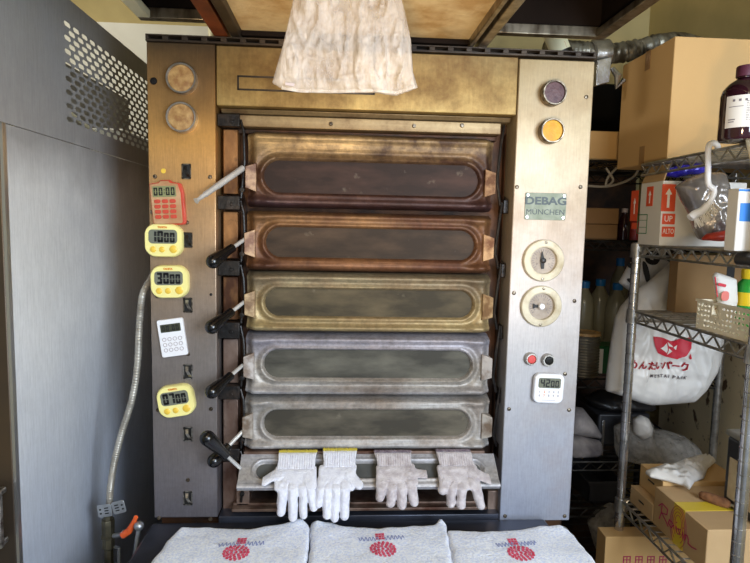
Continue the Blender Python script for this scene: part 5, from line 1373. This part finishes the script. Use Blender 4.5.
bm = NB(); a = P(715, 556, ny); prism(bm, rrect(.02, .012, .003, 3), .0006, FR(Vector((a.x+.03, ny, z4+.012)))); obj('red_corner_print', bm, 'magenta', rz)
# boxes behind it on the same shelf
z_lo = PX(631, 485, xr0).z
y1b = yb-.016
lb_ = thing('small_carton', 'pale carton with slot handle behind the raisin box, lower of the two', 'box', (xr0+.1, (fy+y1b)/2, z4))
B('carton_body', (xr0-.0, fy+.003, z4), (xr0+.26, y1b, z_lo), 'card2', lb_, .002)
bm = NB(); yy_ = (fy+y1b)/2; box(bm, (xr0-.0006, yy_-.012, z_lo-.022), (xr0, yy_+.012, z_lo-.018)); obj('handle_slot', bm, 'black_print', lb_)
x_u = xr0+.022; z_hi = PX(640, 463, x_u).z
ub_ = thing('small_carton', 'pale carton stacked on the lower one behind the raisin box, upper of the two', 'box', (x_u+.1, (fy+y1b)/2, z_lo))
B('carton_body', (x_u, fy+.004, z_lo+.0005), (x_u+.20, y1b, z_hi), 'card', ub_, .002)
bm = NB(); box(bm, (x_u-.0006, yy_-.014, z_hi-.026), (x_u, yy_+.014, z_hi-.022)); obj('handle_slot', bm, 'black_print', ub_)
# crumpled white film lying over the boxes
zf_ = max(z_hi, ztr)+.010
pts = [(645, 472), (655, 468), (676, 465), (686, 460), (700, 458), (710, 457), (716, 461), (708, 468), (704, 478), (695, 481), (690, 489), (682, 484), (668, 480), (650, 476)]
ol = [tuple(PZ(px, py, zf_)[:2]) for px, py in pts]; xs = [p[0] for p in ol]; ys = [p[1] for p in ol]
bm = NB(); inflate(bm, lambda a, b: sdpoly(a, b, ol), (min(xs)-.01, min(ys)-.01, max(xs)+.01, max(ys)+.01), .004, .010, .02, Matrix.Translation((0, 0, zf_)), lambda a, b: crumple(a, b, 1.6, .010, 91))
wf = thing('film_sheet', 'crumpled white plastic film lying over the small cartons', 'film', (sum(xs)/len(xs), sum(ys)/len(ys), max(z_hi, ztr)))
for v in bm.verts:
    if v.co.z < z_hi+.001 : v.co.z = z_hi+.001
obj('film', bm, 'bag_white', wf, ang=80)
# bristle brush
a, b = PZ(699, 494, ztr+.011), PZ(731, 505, ztr+.011)
bb_ = thing('bristle_brush', 'brown bristle brush lying on the raisin box', 'brush', ((a+b)/2))
bm = NB(); tube(bm, [a.lerp(b, t) for t in (0, .06, .2, .5, .8, .94, 1)], [.004, .0085, .0105, .0115, .0105, .0085, .004], 14)
for v in bm.verts:
    v.co += v.co.normalized()*noise.noise(v.co*160)*.002
    if v.co.z < ztr+.0008: v.co.z = ztr+.0008
obj('bristles', bm, 'wood_brush', bb_)
bm = NB(); tube(bm, [a.lerp(b, .96), a.lerp(b, 1.12)], .0035, 8); obj('wire_end', bm, 'dull_chrome', bb_)
# dark square can with stained label
q = PZ(722, 503, ztr); zc1 = PX(722, 432, q.x).z
cx0, cy1 = q.x, q.y; cy0 = max(ny+.004, cy1-.13)
dc_ = thing('square_canister', 'dark square canister with a stained paper label standing on the raisin box', 'canister', (cx0+.06, (cy0+cy1)/2, ztr))
B('canister_body', (cx0, cy0, ztr+.001), (min(cx0+.14, XE-.025), cy1, zc1), 'dark_crate', dc_, .006)
B('canister_lid', (cx0-.004, cy0-.004, zc1), (min(cx0+.144, XE-.02), cy1+.004, zc1+.014), 'comp_grey', dc_, .005)
bm = NB(); h_ = zc1-ztr; box(bm, (cx0-.0008, cy0+.018, ztr+h_*.14), (cx0, cy1-.014, ztr+h_*.72)); box(bm, (cx0+.012, cy0-.0008, ztr+h_*.14), (cx0+.12, cy0, ztr+h_*.72)); lab_ = obj('paper_label', bm, 'label_old', dc_)
bm = NB()
for i in range(3): box(bm, (cx0-.0014, cy0+.03, ztr+h_*(.2+.045*i)), (cx0-.0008, cy0+.06, ztr+h_*(.22+.045*i)))
obj('label_print', bm, 'grey_print', lab_)
# lower left carton
yq = .128; a = P(606, 537, yq); zt_b = min(a.z, S4-.032); 
lf = thing('carton', 'cardboard box with magenta characters at the bottom, left of the raisin box', 'box', (a.x+.12, yq+.025, zt_b-.2))
B('carton_body', (a.x, yq, zt_b-.22), (XE-.05, yq+.05, zt_b), 'card', lf, .002)
bm = NB()
for k in range(4):
    q = P(627+k*12, 556.5, yq); w_ = .010
    for (x0_, z0_, x1_, z1_) in ((-w_, -.0012, w_, .0012), (-w_, -.030, -w_+.0026, 0), (w_-.0026, -.030, w_, 0), (-w_, -.010, w_, -.008), (-.0012, -.03, .0012, .0), (-w_, -.020, w_, -.018)):
        box(bm, (q.x+x0_, yq-.0008, q.z+z0_), (q.x+x1_, yq, q.z+z1_))
obj('magenta_characters', bm, 'magenta', lf, smooth=False)
# support stack for that carton
lf2 = thing('carton', 'plain lower carton carrying the box with magenta characters', 'box', (a.x+.12, yq, 0))
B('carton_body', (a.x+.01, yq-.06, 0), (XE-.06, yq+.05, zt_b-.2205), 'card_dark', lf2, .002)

# ================================================================== LIGHT
def area(name, loc, target, sx, sy, power, col, spread=None):
    l = bpy.data.lights.new(name, 'AREA'); l.shape = 'RECTANGLE'; l.size = sx; l.size_y = sy; l.energy = power; l.color = col
    o = bpy.data.objects.new(name, l); COL.objects.link(o); o.location = loc
    o.rotation_euler = (Vector(target)-Vector(loc)).to_track_quat('-Z', 'Y').to_euler()
    if spread: l.spread = radians(spread)
    return o
area('doorway_daylight', (.7, -2.3, 1.75), (-.1, 0, 1.0), 1.4, 1.4, 20, (.66, .80, 1.0))
area('side_fill', (.98, -1.75, 1.5), (-.56, .05, 1.05), .7, .9, 50, (.76, .87, 1.0))  # added cool light from the right to brighten the cabinet side
area('ceiling_lamp', (-.1, -1.9, 2.4), (.1, .2, 1.6), .9, .5, 16, (1.0, .82, .56))
area('rear_fill', (-.95, .35, 2.45), (-.8, .5, 1.8), .5, .15, 7, (1.0, .95, .84))  # added unseen light that brightens the back wall and the slotted compartment
l = bpy.data.lights.new('warm_spot', 'SPOT'); l.energy = 82; l.color = (1.0, .74, .42); l.spot_size = radians(50); l.spot_blend = 1; l.shadow_soft_size = .07
o = bpy.data.objects.new('warm_spot', l); COL.objects.link(o); o.location = (-.1, -1.6, 1.08)
o.rotation_euler = (Vector((.22, -.05, 1.82))-o.location).to_track_quat('-Z', 'Y').to_euler()
w = bpy.data.worlds.new('world'); scene.world = w; w.use_nodes = True
w.node_tree.nodes['Background'].inputs[0].default_value = (.80, .90, 1.0, 1); w.node_tree.nodes['Background'].inputs[1].default_value = .42
vs = scene.view_settings; vs.view_transform = 'Standard'; vs.look = 'None'; vs.gamma = 1; vs.use_curve_mapping = False; vs.exposure = -0.22
